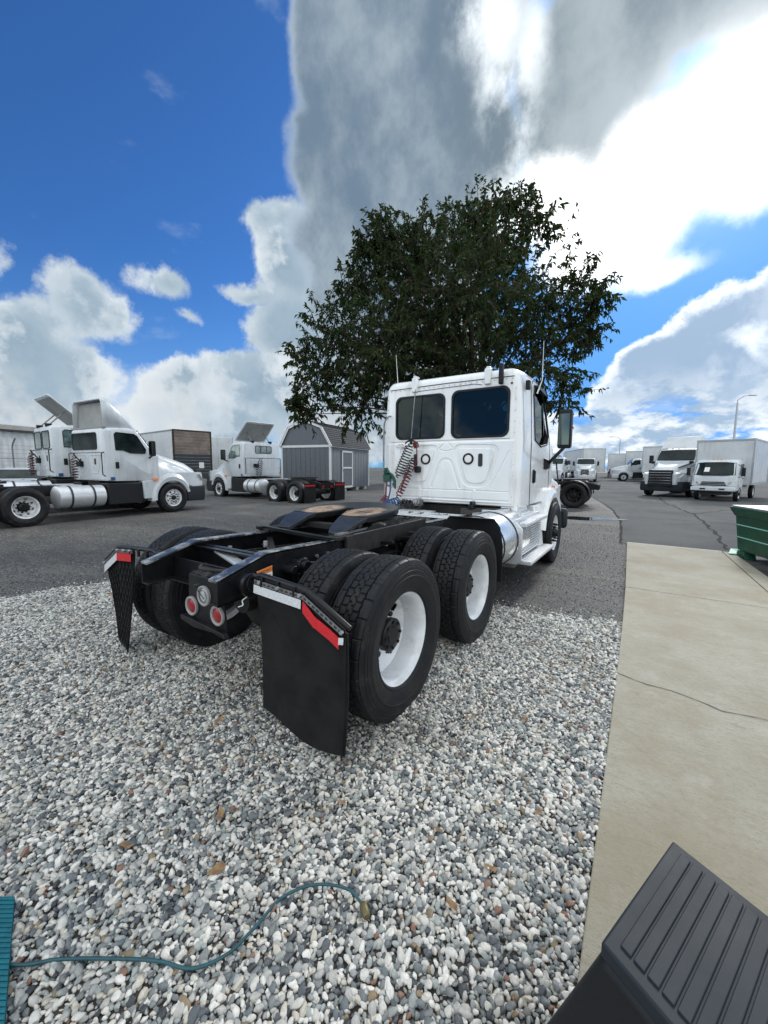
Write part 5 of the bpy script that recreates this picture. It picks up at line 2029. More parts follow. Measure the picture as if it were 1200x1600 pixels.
    # bumper + grille
    bp_ = MB().loft([[(-1.14, .55, .35), (-1.02, 1.28, .33), (0, 1.52, .33), (1.02, 1.28, .33), (1.14, .55, .35), (1.0, .5, .35), (-1.0, .5, .35)],
                     [(-1.16, .55, .55), (-1.05, 1.31, .50), (0, 1.57, .50), (1.05, 1.31, .50), (1.16, .55, .55), (1.0, .5, .55), (-1.0, .5, .55)],
                     [(-1.15, .58, .86), (-1.03, 1.31, .88), (0, 1.54, .86), (1.03, 1.31, .88), (1.15, .58, .86), (1.0, .5, .86), (-1.0, .5, .86)]])
    bp_.build('bumper', 'dark_grey_plastic' if dark_bumper else 'alu', t, bevel=.03)
    if grille == 'wide':
        G = [(-.60, .62), (.60, .62), (.56, 1.0), (.56, 1.50), (-.56, 1.50), (-.56, 1.0)]
    else:
        G = [(-.42, .80), (.42, .80), (.40, 1.46), (-.40, 1.46)]
    go = MB().prism(G, 'y', 1.3, 1.565 if grille == 'wide' else 1.49).build('grille', 'black_plastic', t, bevel=.02)
    yg = 1.575 if grille == 'wide' else 1.50
    for k in range(5 if grille == 'wide' else 9):
        if grille == 'wide':
            MB().box(-.54, .54, yg - .02, yg, .78 + k * .145, .80 + k * .145).build('grille_slat', 'chrome', go)
        else:
            x = -.36 + k * .09
            MB().box(x, x + .02, yg - .02, yg, .84, 1.42).build('grille_slat', 'chrome', go)
    if grille == 'wide':
        for s in (1, -1):
            MB().loft([[(s * .60, .86, 1.62), (s * .66, .80, 1.62), (s * .66, .80, 1.66), (s * .60, .86, 1.66)], [(s * .86, -.20, 1.86), (s * .92, -.20, 1.86), (s * .92, -.20, 1.90), (s * .86, -.20, 1.90)]]).build('hood_mirror_arm', 'black_plastic', t)
            MB().box(min(s * .84, s * 1.04), max(s * .84, s * 1.04), -.10, .0, 1.88, 2.02).build('hood_mirror', 'black_plastic', t, bevel=.03)
    for k in range(5):
        MB().box(-.62 + k * .30, -.56 + k * .30, -1.06, -.98, 2.74, 2.79).build('roof_lamp', 'amber_lens' if lod < 2 else 'grey_ring', t, bevel=.01)
    # rear wall windows + stamped ribs
    if box is None:
        wins = {'two': [(-.84, -.06), (.06, .84)], 'wide': [(-.88, .60)], 'one': [(-.40, .52)]}[rear_win]
        for (a, c) in wins:
            z0, z1 = {'two': (2.02, 2.56), 'wide': (2.08, 2.58), 'one': (2.22, 2.56)}[rear_win]
            pane_mesh('rear_window', [(x, yR - .006, z) for x, z in rrect(a, c, z0, z1, .07, 4)], glass, t, True, .016)
        if rear_win == 'one':
            for (x0, x1) in ((-.12, -.09), (.22, .25)):
                MB().box(x0, x1, yR - .012, yR - .004, 2.22, 2.56).build('window_bar', 'black_plastic', t)
        rb = []
        if rear_win != 'one':
            for s in (1, -1):
                MB().tube([(s * q[0], yR + .002, q[1]) for q in ((.12, 1.92), (.78, 1.90), (.58, 1.36), (.30, 1.36), (.12, 1.92))], .018, 6).build('pressed_rib', paint, t)
                MB().box(min(s * .40, s * .48), max(s * .40, s * .48), yR - .012, yR, 1.62, 1.80).build('slot_cover', 'seam_dark', t)
        else:
            for k in range(6):
                MB().box(-.86, .86, yR - .012, yR + .01, 1.30 + k * .14, 1.32 + k * .14).build('pressed_rib', paint, t)
        MB().tube([(-.9, yR - .004, 1.98), (.9, yR - .004, 1.98)], .008, 5).build('panel_seam', 'seam_dark', t)
        for s in (1, -1):
            MB().tube([(s * .96, yR + .02, 1.25), (s * .99, yR - .08, 1.32), (s * .99, yR - .08, 1.95), (s * .96, yR + .02, 2.0)], .016, 6).build('grab_rail', 'black_plastic', t)
    # roof fairing
    if fairing == 'full':
        f = MB()
        # open backed air deflector
        secs = []
        for (y, z, w) in ((-1.96, 3.60, .86), (-1.80, 3.62, .86), (-1.45, 3.34, .83), (-1.05, 2.92, .78), (-.86, 2.74, .70)):
            secs.append([(-w - .04, y, 2.72), (-w - .02, y, z - .10), (-w + .08, y, z), (w - .08, y, z), (w + .02, y, z - .10), (w + .04, y, 2.72)])
        f.loft(secs, cap=False, closed=False)
        fo = f.build('roof_fairing', paint, t, smooth=50)
        md = fo.modifiers.new('th', 'SOLIDIFY')
        md.thickness = .05
        md.offset = -1
        fi = MB().add([(-.80, -1.86, 2.78), (.80, -1.86, 2.78), (.78, -1.80, 3.50), (-.78, -1.80, 3.50)], [(0, 1, 2, 3)])
        fi.build('fairing_back', 'fairing_inside', fo, smooth=0)
        MB().box(-.94, .94, -2.0, -1.9, 2.71, 2.76).build('fairing_sill', 'grey_ring', fo)
    elif fairing == 'panel':    # flat panel hinged at the front and propped up
        p0, p1 = Vector((0, -1.02, 2.80)), Vector((0, -1.98, 3.66))
        f = MB()
        d = (p1 - p0)
        nn_ = Vector((0, .665, .745)) * .045
        q = []
        for w, t_ in ((.84, 0), (.84, .08), (.80, .92), (.74, 1.0)):
            q.append((w, p0 + d * t_))
        secs = [[(w, P.y, P.z), (w, P.y + nn_.y, P.z + nn_.z), (-w, P.y + nn_.y, P.z + nn_.z), (-w, P.y, P.z)] for w, P in q]
        f.loft(secs)
        fo = f.build('roof_fairing', paint, t, bevel=.012)
        fi = MB().add([(x * w, P.y - .004, P.z - .004) for x, w, P in ((-1, .76, p0 + d * .08), (1, .76, p0 + d * .08), (1, .72, p0 + d * .93), (-1, .72, p0 + d * .93))], [(0, 1, 2, 3)])
        fi.build('fairing_back', 'fairing_inside', fo, smooth=0)
        for s in (1, -1):
            MB().tube([(s * .5, -1.92, 2.76), (s * .46, -1.50, 3.20)], .022, 6).build('fairing_strut', 'dull_steel', fo)
            MB().box(s * .5 - .05, s * .5 + .05, -2.02, -1.86, 2.70, 2.80).build('fairing_foot', 'black_plastic', fo)
    elif fairing == 'visor':    # deflector seen from the front
        f = MB()
        f.loft([[(-.92, -.98, 2.76), (.92, -.98, 2.76), (.92, -1.06, 2.76), (-.92, -1.06, 2.76)], [(-.88, -1.75, 3.48), (.88, -1.75, 3.48), (.88, -1.85, 3.46), (-.88, -1.85, 3.46)]])
        fo = f.build('roof_fairing', 'box_white', t, bevel=.02)
        for s in (1, -1):
            MB().prism([(-1.02, 2.76), (-1.82, 3.46), (-1.9, 2.76)], 'x', min(s * .84, s * .88), max(s * .84, s * .88)).build('fairing_side', 'box_white', fo)
    # wheels
    for s in (1, -1):
        wheel(t, s * 1.03, 0, kind='steer', spin=random.uniform(0, 6))
        for y in rears:
            wheel(t, s * 1.06, y, kind='dual', spin=random.uniform(0, 6), rimmat=rimmat)
            if lod < 2:
                inner_wheel(t, s * .73, y)
    last = min(rears)
    fe = frame_end if frame_end is not None else last - .72
    MB().tube([(-.9, 0, .5), (.9, 0, .5)], .06, 8).build('front_axle', 'chassis_grime', t)
    for s in (1, -1):
        x0, x1 = (.35, .43) if s > 0 else (-.43, -.35)
        MB().prism([(.9, .72), (.9, .98), (fe + .35, 1.0), (fe, .92), (fe, .72)], 'x', x0, x1).build('frame_rail', 'black_paint', t, bevel=.006)
    for y in rears:
        MB().tube([(-.8, y, .5), (-.15, y, .52), (.15, y, .52), (.8, y, .5)], [.08, .14, .14, .08], 10).build('axle_housing', 'chassis_grime', t)
    MB().box(-.35, .35, -1.9, .6, .45, 1.1).build('engine_underside', 'chassis_grime', t)
    MB().box(-.35, .35, fe + .02, fe + .06, .70, .92).build('crossmember', 'black_paint', t)
    if lod < 2:
        for y in (fe + 1.4, fe + 2.4, -2.9):
            MB().box(-.35, .35, y, y + .05, .72, .97).build('crossmember', 'black_paint', t)
    if box is None and chassis:
        cy = sum(rears) / len(rears)
        f5 = MB()
        pts = [(.45 * cos(pi * i / 14), cy + .25 + .42 * sin(pi * i / 14)) for i in range(15)] + [(-.42, cy - .05), (-.36, cy - .42), (-.18, cy - .42), (-.05, cy + .1), (.05, cy + .1), (.18, cy - .42), (.36, cy - .42), (.42, cy - .05)]
        f5.prism(pts, 'z', 1.10, 1.15)
        f5o = f5.build('fifth_wheel', 'worn_slate', t)
        MB().box(-.40, .40, cy - .3, cy + .5, 1.0, 1.08).build('slider_base', 'chassis_grime', f5o)
        MB().box(-.60, .60, -3.0, -2.5, 1.0, 1.02).build('catwalk', 'alu', t)
        if coil:
            MB().tube(helix((-.25, yR - .25, 1.92), (-.32, yR - .22, 1.15), .07, 9), .012, 5).build('air_line', coil, t, smooth=60)
            MB().tube(helix((-.42, yR - .25, 1.80), (-.50, yR - .22, 1.15), .07, 8), .012, 5).build('air_line', 'cable_black', t, smooth=60)
            MB().tube([(-.33, yR - .06, 1.7), (-.33, yR - .25, 1.96), (-.20, yR - .25, 1.96)], .018, 6).build('hose_arm', 'black_plastic', t)
            MB().box(-.52, -.28, yR - .10, yR, 1.55, 1.72).build('line_socket', 'black_plastic', t)
    # tanks
    if box is None or box.get('tank', True):
        for s in (1, -1):
            a = -3.28 if abs(rears[0]) > 3.9 else -3.0
            to = MB().tube([(s * .86, a, .70), (s * .86, a + .02, .70), (s * .86, -2.12, .70), (s * .86, -2.10, .70)], [.28, .31, .31, .28], 32).build('fuel_tank', 'alu', t)
            for y in (a + .3, -2.42):
                MB().lathe([(-.025, .312), (-.025, .32), (.025, .32), (.025, .312)], 32, closed=True).build('tank_strap', 'seam_dark', to).matrix_local = Matrix.Translation((s * .86, y, .70)) @ Matrix.Rotation(pi / 2, 4, 'Z')
            MB().box(min(s * .55, s * 1.06), max(s * .55, s * 1.06), -2.02, -.98, .40, 1.06).build('step_box', 'black_plastic', t, bevel=.03)
    if flaps and box is None:
        for s in (1, -1):
            MB().bar((s * .42, last - .62, .93), (s * 1.18, last - .62, .90), .03, .04).build('mud_flap_hanger', 'black_paint', t)
            MB().box(min(s * .55, s * 1.17), max(s * .55, s * 1.17), last - .63, last - .615, .15, .90).build('mud_flap', 'flap_rubber', t)
            MB().box(min(s * .60, s * 1.15), max(s * .60, s * 1.15), last - .637, last - .631, .80, .86).build('red_reflector', 'red_tape', t, smooth=0)
            MB().box(s * .25 - .06, s * .25 + .06, last - .74, last - .70, .72, .82).build('tail_light', 'red_lens', t)
    if fender:
        for s in (1, -1):
            for y in rears:
                secs = [[(s * .62, y + .58 * cos(a), .50 + .58 * sin(a)), (s * 1.2, y + .58 * cos(a), .50 + .58 * sin(a)), (s * 1.2, y + .60 * cos(a), .50 + .60 * sin(a)), (s * .62, y + .60 * cos(a), .50 + .60 * sin(a))] for a in [pi * i / 12 for i in range(13)]]
                MB().loft(secs).build('wheel_fender', 'black_plastic', t)
    if box:
        cargo_box(t, box['y0'], box['y1'], box['z0'], box['z1'], box.get('m', 'box_white'), box.get('doors', True))
    return t


def cargo_box(t, y0, y1, z0, z1, m='box_white', doors=True, w=1.24, ribs=True, name='cargo_box'):
    """y0 front, y1 back"""
    bo = MB().box(-w, w, y1, y0, z0, z1).build(name, m, t, bevel=.02)
    for s in (1, -1):
        for zz, hgt_ in ((z0, .12), (z1 - .10, .10)):
            MB().box(min(s * w, s * (w + .02)), max(s * w, s * (w + .02)), y1, y0, zz, zz + hgt_).build('side_rail', 'galv', bo)
        MB().box(min(s * (w - .06), s * (w + .025)), max(s * (w - .06), s * (w + .025)), y0 - .08, y0 + .015, z0, z1).build('corner_post', 'galv', bo, bevel=.01)
        MB().box(min(s * (w - .06), s * (w + .025)), max(s * (w - .06), s * (w + .025)), y1 - .015, y1 + .08, z0, z1).build('corner_post', 'galv', bo, bevel=.01)
    MB().box(-w, w, y0 - .06, y0 + .018, z1 - .12, z1 + .005).build('header', 'galv', bo, bevel=.01)
    if doors:
        for s in (1, -1):
            do = MB().box(min(s * .01, s * (w - .07)), max(s * .01, s * (w - .07)), y1 - .03, y1, z0 + .04, z1 - .05).build('rear_door', m, bo, bevel=.008)
    if ribs:
        n = int(abs(y0 - y1) / .6)
        for s in (1, -1):
            for k in range(1, n):
                y = y1 + (y0 - y1) * k / n
                MB().box(min(s * w, s * (w + .008)), max(s * w, s * (w + .008)), y - .012, y + .012, z0 + .12, z1 - .10).build('panel_joint', m, bo)
    return bo


# --- left side of the yard
tractor('parked_tractor', 'white day cab tractor with tall open-backed roof fairing, nearest in the left row', 'truck', (-12.3, 5.32, 0), radians(4), 'white day cab tractors parked in the yard',
        fairing='full', rears=(-4.03, -5.35), rear_win='wide')
tractor('parked_tractor', 'white day cab tractor with propped-up flat roof panel, behind the fairing tractor at left', 'truck', (-15.0, 5.25, 0), radians(-4), 'white day cab tractors parked in the yard',
        fairing='panel', scale=1.07, rears=(-4.0, -5.32), glass='glass_green')
tractor('parked_tractor', 'white day cab tractor facing left beside the grey shed, roof panel tilted open', 'truck', (-16.35, 11.95, -.12), radians(86), 'white day cab tractors parked in the yard',
        fairing='panel', scale=1.07, rears=(-4.35, -5.67), rear_win='one', glass='glass_green', coil='cable_black')
tractor('parked_tractor', 'tractor parked side-on whose bare black frame and dark wheels show past the foreground truck nose', 'truck', (-4.9, 16.15, 0), radians(92), None,
        rears=(-4.9,), fender=True, rimmat='black_paint', flaps=False, frame_end=-5.75)
# light ring on that chassis' near wheel comes from a chrome trim ring
def trim_ring(loc, rz):
    pass


# --- right side of the yard
tractor('parked_tractor', 'white conventional tractor with wide black grille facing the camera, beside the cabover box truck', 'truck', (3.55, 26.3, 0), radians(160), 'white day cab tractors parked in the yard',
        fairing='visor', grille='wide', rears=(-4.0, -5.3), glass='glass_dim', lod=1, coil=None)
tractor('delivery_truck', 'white long-nosed truck with silver bumper facing the camera, left end of the far row', 'truck', (-3.65, 50.0, 0), radians(185), 'white trucks in the far row',
        dark_bumper=False, rears=(-4.6,), lod=2, glass='glass_dim', flaps=False)
tractor('delivery_truck', 'white box truck standing side-on in the far row, nose pointing left', 'box truck', (-.2, 57.0, 0), radians(100), 'white trucks in the far row',
        dark_bumper=False, rears=(-4.6,), lod=2, box=dict(y0=-2.5, y1=-9.0, z0=1.25, z1=4.1), glass='glass_dim')


def trailer(name, label, loc, rz, L=9., z0=1.15, z1=4.0, m='box_white', cat='trailer', legs=True, group=None, ribs=True):
    t = thing(name, label, cat, loc, rz, group)
    cargo_box(t, 0, -L, z0, z1, m, ribs=ribs)
    MB().box(-.5, .5, -L + .3, -.6, z0 - .18, z0 - .002).build('underframe', 'chassis_grime', t)
    for s in (1, -1):
        for y in (-L + 1.2, -L + 2.5):
            wheel(t, s * 1.05, y, kind='dual')
        MB().box(s * .9 - .06, s * .9 + .06, -2.3, -2.15, .05, z0).build('landing_leg', 'dull_steel', t)
    MB().box(-1.1, 1.1, -L - .02, -L + .1, .45, .58).build('rear_guard', 'dull_steel', t)
    return t


for x_, y_, lb_ in ((-6.6, 46.5, 'white day cab tractor nose just right of the door mirror arm'), (-9.3, 53.5, 'white tractor second in the line behind the mirror arm'), (-7.4, 58.5, 'white tractor farthest back in the line behind the mirror arm')):
    tractor('delivery_truck', lb_, 'truck', (x_, y_, 0), radians(172), 'white trucks in the far row', dark_bumper=False, rears=(-4.6,), lod=2, flaps=False, coil=None)


# row of dry vans behind, far right
trailer('box_trailer', 'white box trailer behind the long-nosed truck in the far row', (-7.8, 68, 0), radians(188), 12, group='white box trailers in the far row', ribs=False)
trailer('box_trailer', 'white box trailer left of the side-on truck in the far row', (-3.1, 53.0, 0), radians(200), 11, group='white box trailers in the far row', ribs=False)
trailer('box_trailer', 'white box trailer just left of the black-grilled tractor', (3.1, 52, 0), radians(172), 12, z1=4.05, group='white box trailers in the far row', ribs=False)
trailer('box_trailer', 'tall white box trailer whose top shows behind the roof deflector', (7.0, 44, 0), radians(168), 12, z1=4.0, m='box_grey', group='white box trailers in the far row', ribs=False)


trailer('box_trailer', 'white box trailer whose front stands above the side-on truck cab', (1.0, 64, 0), radians(176), 12, group='white box trailers in the far row', ribs=False)
trailer('box_trailer', 'white box trailer between the long-nosed truck and the side-on truck, farthest back', (-1.9, 74, 0), radians(184), 12, group='white box trailers in the far row', ribs=False)


# --- cabover box truck on the right
def cabover(loc, rz, scale=1.):
    t = thing('cabover_truck', 'white cabover box truck facing the camera beside the green dumpster, sign in windscreen', 'box truck', loc, rz, None, scale)
    secs = []
    for (z, yf, w) in ((.55, .98, .92), (.62, 1.06, .98), (1.25, 1.10, 1.0), (1.40, 1.06, 1.0), (2.10, .72, .94), (2.22, .58, .90), (2.26, .40, .84)):
        yb = -.62 if z < 2.2 else -.55
        r = .10
        secs.append([(-w, yb, z), (-w, yf - .22, z), (-w + .12, yf - .05, z), (-w * .5, yf, z), (w * .5, yf, z), (w - .12, yf - .05, z), (w, yf - .22, z), (w, yb, z)])
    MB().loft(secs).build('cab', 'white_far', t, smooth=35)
    W = [(-.90, .94, 1.44), (-.5, 1.055, 1.42), (.5, 1.055, 1.42), (.90, .94, 1.44), (.86, .68, 2.06), (.48, .755, 2.10), (-.48, .755, 2.10), (-.86, .68, 2.06)]
    Wb = [(-.90, .955, 1.44), (-.5, 1.075, 1.42), (.5, 1.075, 1.42), (.90, .955, 1.44)]
    Wt = [(-.84, .60, 2.06), (-.46, .775, 2.10), (.46, .775, 2.10), (.84, .60, 2.06)]
    Wb = [(x, y + .02, z) for x, y, z in Wb]
    Wt = [(x, y + .02 + (.05 if abs(x) > .6 else 0), z) for x, y, z in Wt]
    wo = MB().loft([Wb, Wt], cap=False, closed=False).build('windscreen', 'glass_dim', t, smooth=0)
    MB().tube(Wb + Wt[::-1] + [Wb[0]], .022, 5).build('window_seal', 'black_plastic', wo)
    MB().add([(.22, 1.04, 1.60), (.46, 1.03, 1.60), (.44, .93, 1.84), (.21, .94, 1.84)], [(0, 1, 2, 3)]).build('windscreen_sign', 'label_white', wo, smooth=0)
    for s in (-.4, .15):
        MB().bar((s, 1.09, 1.42), (s + .35, 1.045, 1.52), .015, .015).build('wiper', 'seam_dark', wo)
    # grille slots
    for (z0, z1, wv) in ((1.02, 1.07, .52), (.94, .99, .56), (.86, .91, .60)):
        MB().prism([(-wv, z0), (wv, z0), (wv - .03, z1), (-wv + .03, z1)], 'y', 1.085, 1.108).build('grille_slot', 'black_plastic', t)
    MB().box(-.98, .98, 1.02, 1.20, .58, .78).build('bumper', 'white_far', t, bevel=.03)
    for s in (1, -1):
        MB().box(min(s * .30, s * .55), max(s * .30, s * .55), 1.19, 1.206, .64, .72).build('fog_lamp', 'black_plastic', t)
        hl = MB().loft([[(s * .62, 1.09, .84), (s * .95, .98, .84), (s * .97, .92, 1.12), (s * .70, 1.075, 1.08)], [(s * .62, 1.115, .85), (s * .98, 1.0, .85), (s * 1.0, .94, 1.11), (s * .70, 1.10, 1.07)]])
        hl.build('headlight', 'clear_lens', t)
        d = MB().prism([(-.50, .78), (-.50, 2.12), (.42, 2.10), (.62, 1.50), (.66, .95), (.40, .78)], 'x', min(s * .93, s * 1.005), max(s * .93, s * 1.005))
        do = d.build('door', 'white_far', t, bevel=.006)
        pane_mesh('side_window', [(s * 1.008, y, z) for y, z in ((-.38, 1.46), (-.38, 2.02), (.34, 2.0), (.56, 1.50), (.50, 1.42))], 'glass_dim', do)
        MB().box(min(s * 1.0, s * 1.03), max(s * 1.0, s * 1.03), -.42, -.28, 1.22, 1.28).build('door_handle', 'black_plastic', do)
        MB().box(min(s * 1.12, s * 1.30), max(s * 1.12, s * 1.30), .80, .90, 1.38, 1.82).build('mirror', 'black_plastic', t, bevel=.03)
        MB().tube([(s * .98, .72, 1.30), (s * 1.16, .82, 1.36)], .02, 6).tube([(s * .94, .70, 2.0), (s * 1.16, .82, 1.84)], .015, 6).build('mirror_arm', 'black_plastic', t)
        wheel(t, s * .88, 0, z=.40, kind='steer').scale = (.8, .8, .8)
        wheel(t, s * .92, -3.9, z=.40, kind='dual').scale = (.8, .8, .8)
        x0, x1 = (.35, .43) if s > 0 else (-.43, -.35)
        MB().box(x0, x1, -5.6, .5, .62, .80).build('frame_rail', 'black_paint', t)
    MB().box(-.6, .6, -.6, .9, .35, .6).build('engine_underside', 'chassis_grime', t)
    for k in range(3):
        MB().box(-.20 + k * .17, -.12 + k * .17, .42, .48, 2.25, 2.29).build('roof_lamp', 'amber_lens', t)
    cargo_box(t, -.90, -5.9, .88, 3.42, 'box_white', w=1.32)
    return t


cabover((5.42, 23.9, 0), radians(163), 1.0).scale = (.87, .92, .90)


# --- brown-doored trailer and its neighbours at left
def old_trailer(loc, rz):
    t = thing('box_trailer', 'old box trailer with weathered brown plank doors between two white tractors', 'trailer', loc, rz)
    L, w, z0, z1 = 10, 1.28, 1.1, 4.0
    mat('wood_weathered', (.15, .115, .09), .85, color2=(.24, .20, .175), vscale=1.6, detail=3, thresh=(.4, .7), bump=.003, bscale=50)
    mat('wood_dark', (.045, .05, .055), .8, var=.3)
    MB().box(-w, w, -L + .02, 0, z0, z1).build('cargo_box', 'box_white', t)
    for s in (1, -1):
        MB().box(s * w - .05, s * w + .05, -L - .03, -L + .06, z0 - .3, z1 + .03).build('corner_post', 'bark', t)
        MB().box(s * w - .03, s * w + .03, -L, 0, z1 - .06, z1 + .03).build('side_rail', 'dull_steel', t)
    for k in range(13):
        h_ = (z1 - z0 - .1) / 13
        MB().box(-w + .06, w - .06, -L - .02 + random.uniform(-.006, .006), -L + .02, z0 + .04 + k * h_, z0 + .04 + (k + 1) * h_ - .03).build('plank', 'wood_weathered' if k > 5 else 'wood_dark', t)
    MB().box(-w, w, -L - .04, -L + .04, z1 - .06, z1 + .04).build('header', 'bark', t)
    MB().box(-w, w, -L - .05, -L, .35, 1.1).build('lift_gate', 'wood_dark', t, bevel=.01)
    MB().add([(.35, -L - .055, 1.45), (.7, -L - .055, 1.45), (.7, -L - .055, 1.85), (.35, -L - .055, 1.85)], [(0, 1, 2, 3)]).build('notice', 'label_white', t, smooth=0)
    o = MB().obox((.35, -L - .10, .55), (.9, .02, .45), Matrix.Rotation(radians(12), 3, 'Y')).build('gate_board', 'grey_ring', t)
    for s in (1, -1):
        for y in (-L + 1.3, -L + 2.6):
            wheel(t, s * 1.05, y)
    return t


# direction: planked end faces the camera
old_trailer((-33.9, 15.2, 0), radians(83))
trailer('box_trailer', 'plain white box trailer seen between the plank-doored trailer and the middle tractor', (-38.5, 26.0, 0), radians(55), 12, z1=4.1, group='white box trailers at the back left')
trailer('box_trailer', 'white ribbed container trailer whose end shows left of the shed', (-25.5, 27.5, 0), radians(60), 9, z1=4.0, group='white box trailers at the back left')
trailer('box_trailer', 'white box trailer standing behind the shed door side, next to the truck cab', (-17.5, 33.5, 0), radians(30), 9, z1=3.9, group='white box trailers at the back left')
trailer('box_trailer', 'long white trailer side behind the nose of the nearest left tractor', (-44, 25, 0), radians(95), 13, z1=4.05, group='white box trailers at the back left')


# --- shed
def shed():
    # corner nearest the camera, gable wall runs to the left, door wall runs back
    t = thing('storage_shed', 'grey barn-style storage shed with white trim and dark gambrel roof, under the tree', 'shed', (-13.65, 16.43, 0), radians(10.9))
    W, L, H, RH = 3.5, 5.6, 2.85, 4.35
    zb = .22
    # local: x from -W..0 along the gable wall (towards left), y 0..L back
    prof = [(-W, zb), (0, zb), (0, H), (-.62, RH - .42), (-W / 2, RH), (-W + .62, RH - .42), (-W, H)]
    MB().prism(prof, 'y', 0, L).build('wall', 'siding_grey', t)
    # vertical grooves of the siding panels
    for k in range(1, 10):
        x = -W + k * W / 10
        MB().box(x - .008, x + .008, -.004, 0, zb, H).build('siding_groove', 'seam_dark', t)
    for k in range(1, 13):
        y = k * L / 13
        MB().box(0, .004, y - .008, y + .008, zb, H).build('siding_groove', 'seam_dark', t)
    # trims
    for (a, c) in ((( -W, zb), (-W, H)), ((0, zb), (0, H))):
        MB().box(a[0] - .06, a[0] + .06, -.03, .06, zb, H).build('corner_trim', 'trim_white', t)
    MB().box(-.03, .03, L - .08, L + .03, zb, H).build('corner_trim', 'trim_white', t)
    MB().box(-W, 0, -.035, 0, H - .08, H + .06).build('eave_trim', 'trim_white', t)
    MB().box(0, .05, -.02, L, H - .06, H + .06).build('eave_trim', 'trim_white', t)
    rake = [(.12, H - .05), (-.56, RH - .38), (-W / 2, RH + .06), (-W + .56, RH - .38), (-W - .12, H - .05)]
    for a, c in zip(rake, rake[1:]):
        MB().bar((a[0], -.08, a[1]), (c[0], -.08, c[1]), .05, .13).build('rake_trim', 'trim_white', t)
    # roof slopes with shingle courses
    for i, (a, c) in enumerate(zip(rake, rake[1:])):
        mb = MB()
        a_, c_ = Vector((a[0], 0, a[1] + .05)), Vector((c[0], 0, c[1] + .05))
        if a_.z > c_.z:
            a_, c_ = c_, a_
        n = 9
        up = Vector((0, 0, 1))
        d = (c_ - a_)
        nrm = Vector((d.z, 0, -d.x)).normalized()
        if nrm.z < 0:
            nrm = -nrm
        ro = MB().add([(p.x, y, p.z) for p, y in ((a_, -.10), (c_, -.10), (c_, L + .1), (a_, L + .1))], [(0, 1, 2, 3)]).build('roof', 'shingle' if 'shingle' in MATS else mat('shingle', (.022, .025, .03), .85, color2=(.04, .043, .05), vscale=14), t, smooth=0)
        for k in range(n):
            p0 = a_ + d * (k / n)
            p1 = a_ + d * ((k + 1.02) / n)
            q = [p0 + nrm * .028, p1 + nrm * .008]
            mb2 = MB().add([(q[0].x, -.12, q[0].z), (q[0].x, L + .12, q[0].z), (q[1].x, L + .12, q[1].z), (q[1].x, -.12, q[1].z), (p0.x, -.12, p0.z), (p0.x, L + .12, p0.z)],
                           [(0, 1, 2, 3), (0, 4, 5, 1)])
            mb2.build('shingle_course', 'shingle', ro, smooth=0)
    # door
    y0, y1, z0, z1 = 1.45, 2.95, zb + .02, 2.62
    do = MB().box(.0, .03, y0, y1, z0, z1).build('door', 'siding_grey', t)
    for (a, c, e, g) in ((y0, y0 + .11, z0, z1), (y1 - .11, y1, z0, z1), (y0, y1, z0, z0 + .11), (y0, y1, z1 - .11, z1), (y0, y1, 1.48, 1.58)):
        MB().box(.03, .055, a, c, e, g).build('door_trim', 'trim_white', do)
    MB().cyl((.05, y0 + .06, 1.35), (.10, y0 + .06, 1.35), .03, n=8).build('door_knob', 'dull_steel', do)
    for y in (.2, 1.8, 3.6, 4.9):
        MB().box(-.4, -.02, y, y + .35, 0, zb).build('foundation_block', 'concrete_mount', t)
    return t


shed()


# --- white corrugated building and fence, far left
def left_building():
    t = thing('warehouse', 'low white corrugated metal building behind the wire fence at far left', 'building', (-29, 3.0, 0), radians(18))
    # wall faces +X (towards the camera) ; local y runs along the wall
    mb = MB()
    vs, n = [], 360
    L = 36
    for i in range(n + 1):
        y = -22 + L * i / n
        x = .035 if (i // 2) % 2 else 0
        vs += [(x, y, 0), (x, y, 3.7)]
    mb.add(vs, [(2 * i, 2 * i + 2, 2 * i + 3, 2 * i + 1) for i in range(n)])
    mb.build('wall', 'box_white', t, smooth=0)
    MB().box(-8, .25, -22.3, L - 21.7, 3.72, 3.98).build('roof', 'roof_tan', t)
    MB().box(-7.8, -.02, -22, L - 22, 0, 3.7).build('core', 'box_grey', t)
    MB().box(.0, .27, -22.3, L - 21.7, 3.62, 3.72).build('gutter', 'seam_dark', t)
    for y in (-6, 3.2, 9):
        MB().cyl((-1.5, y, 3.98), (-1.5, y, 4.18), .16, n=10).build('roof_vent', 'dull_steel', t)
    f = thing('wire_fence', 'dark wire mesh fence with steel posts in front of the white corrugated building', 'fence', (-26.0, 3.0, 0), radians(18))
    for k in range(9):
        y = -16 + k * 3.05
        p = MB().tube([(0, y, 0), (0, y, 2.55), (.06, y, 2.75), (.28, y, 3.05)], .04, 7)
        p.build('fence_post', 'dull_steel', f)
    for z in (.12, 1.95):
        MB().tube([(0, -16, z), (0, 8.4, z)], .025, 6).build('fence_rail', 'dull_steel', f)
    m = MB()
    for k in range(130):
        y = -16 + k * 24.4 / 130
        m.bar((0, y, .1), (0, y, 2.75), .014, .014)
    for k in range(12):
        z = .3 + k * .215
        m.bar((0, -16, z), (0, 8.4, z), .014, .014)
    tag(m.build('wire_mesh', 'dull_steel', f, smooth=0), kind='stuff')


left_building()


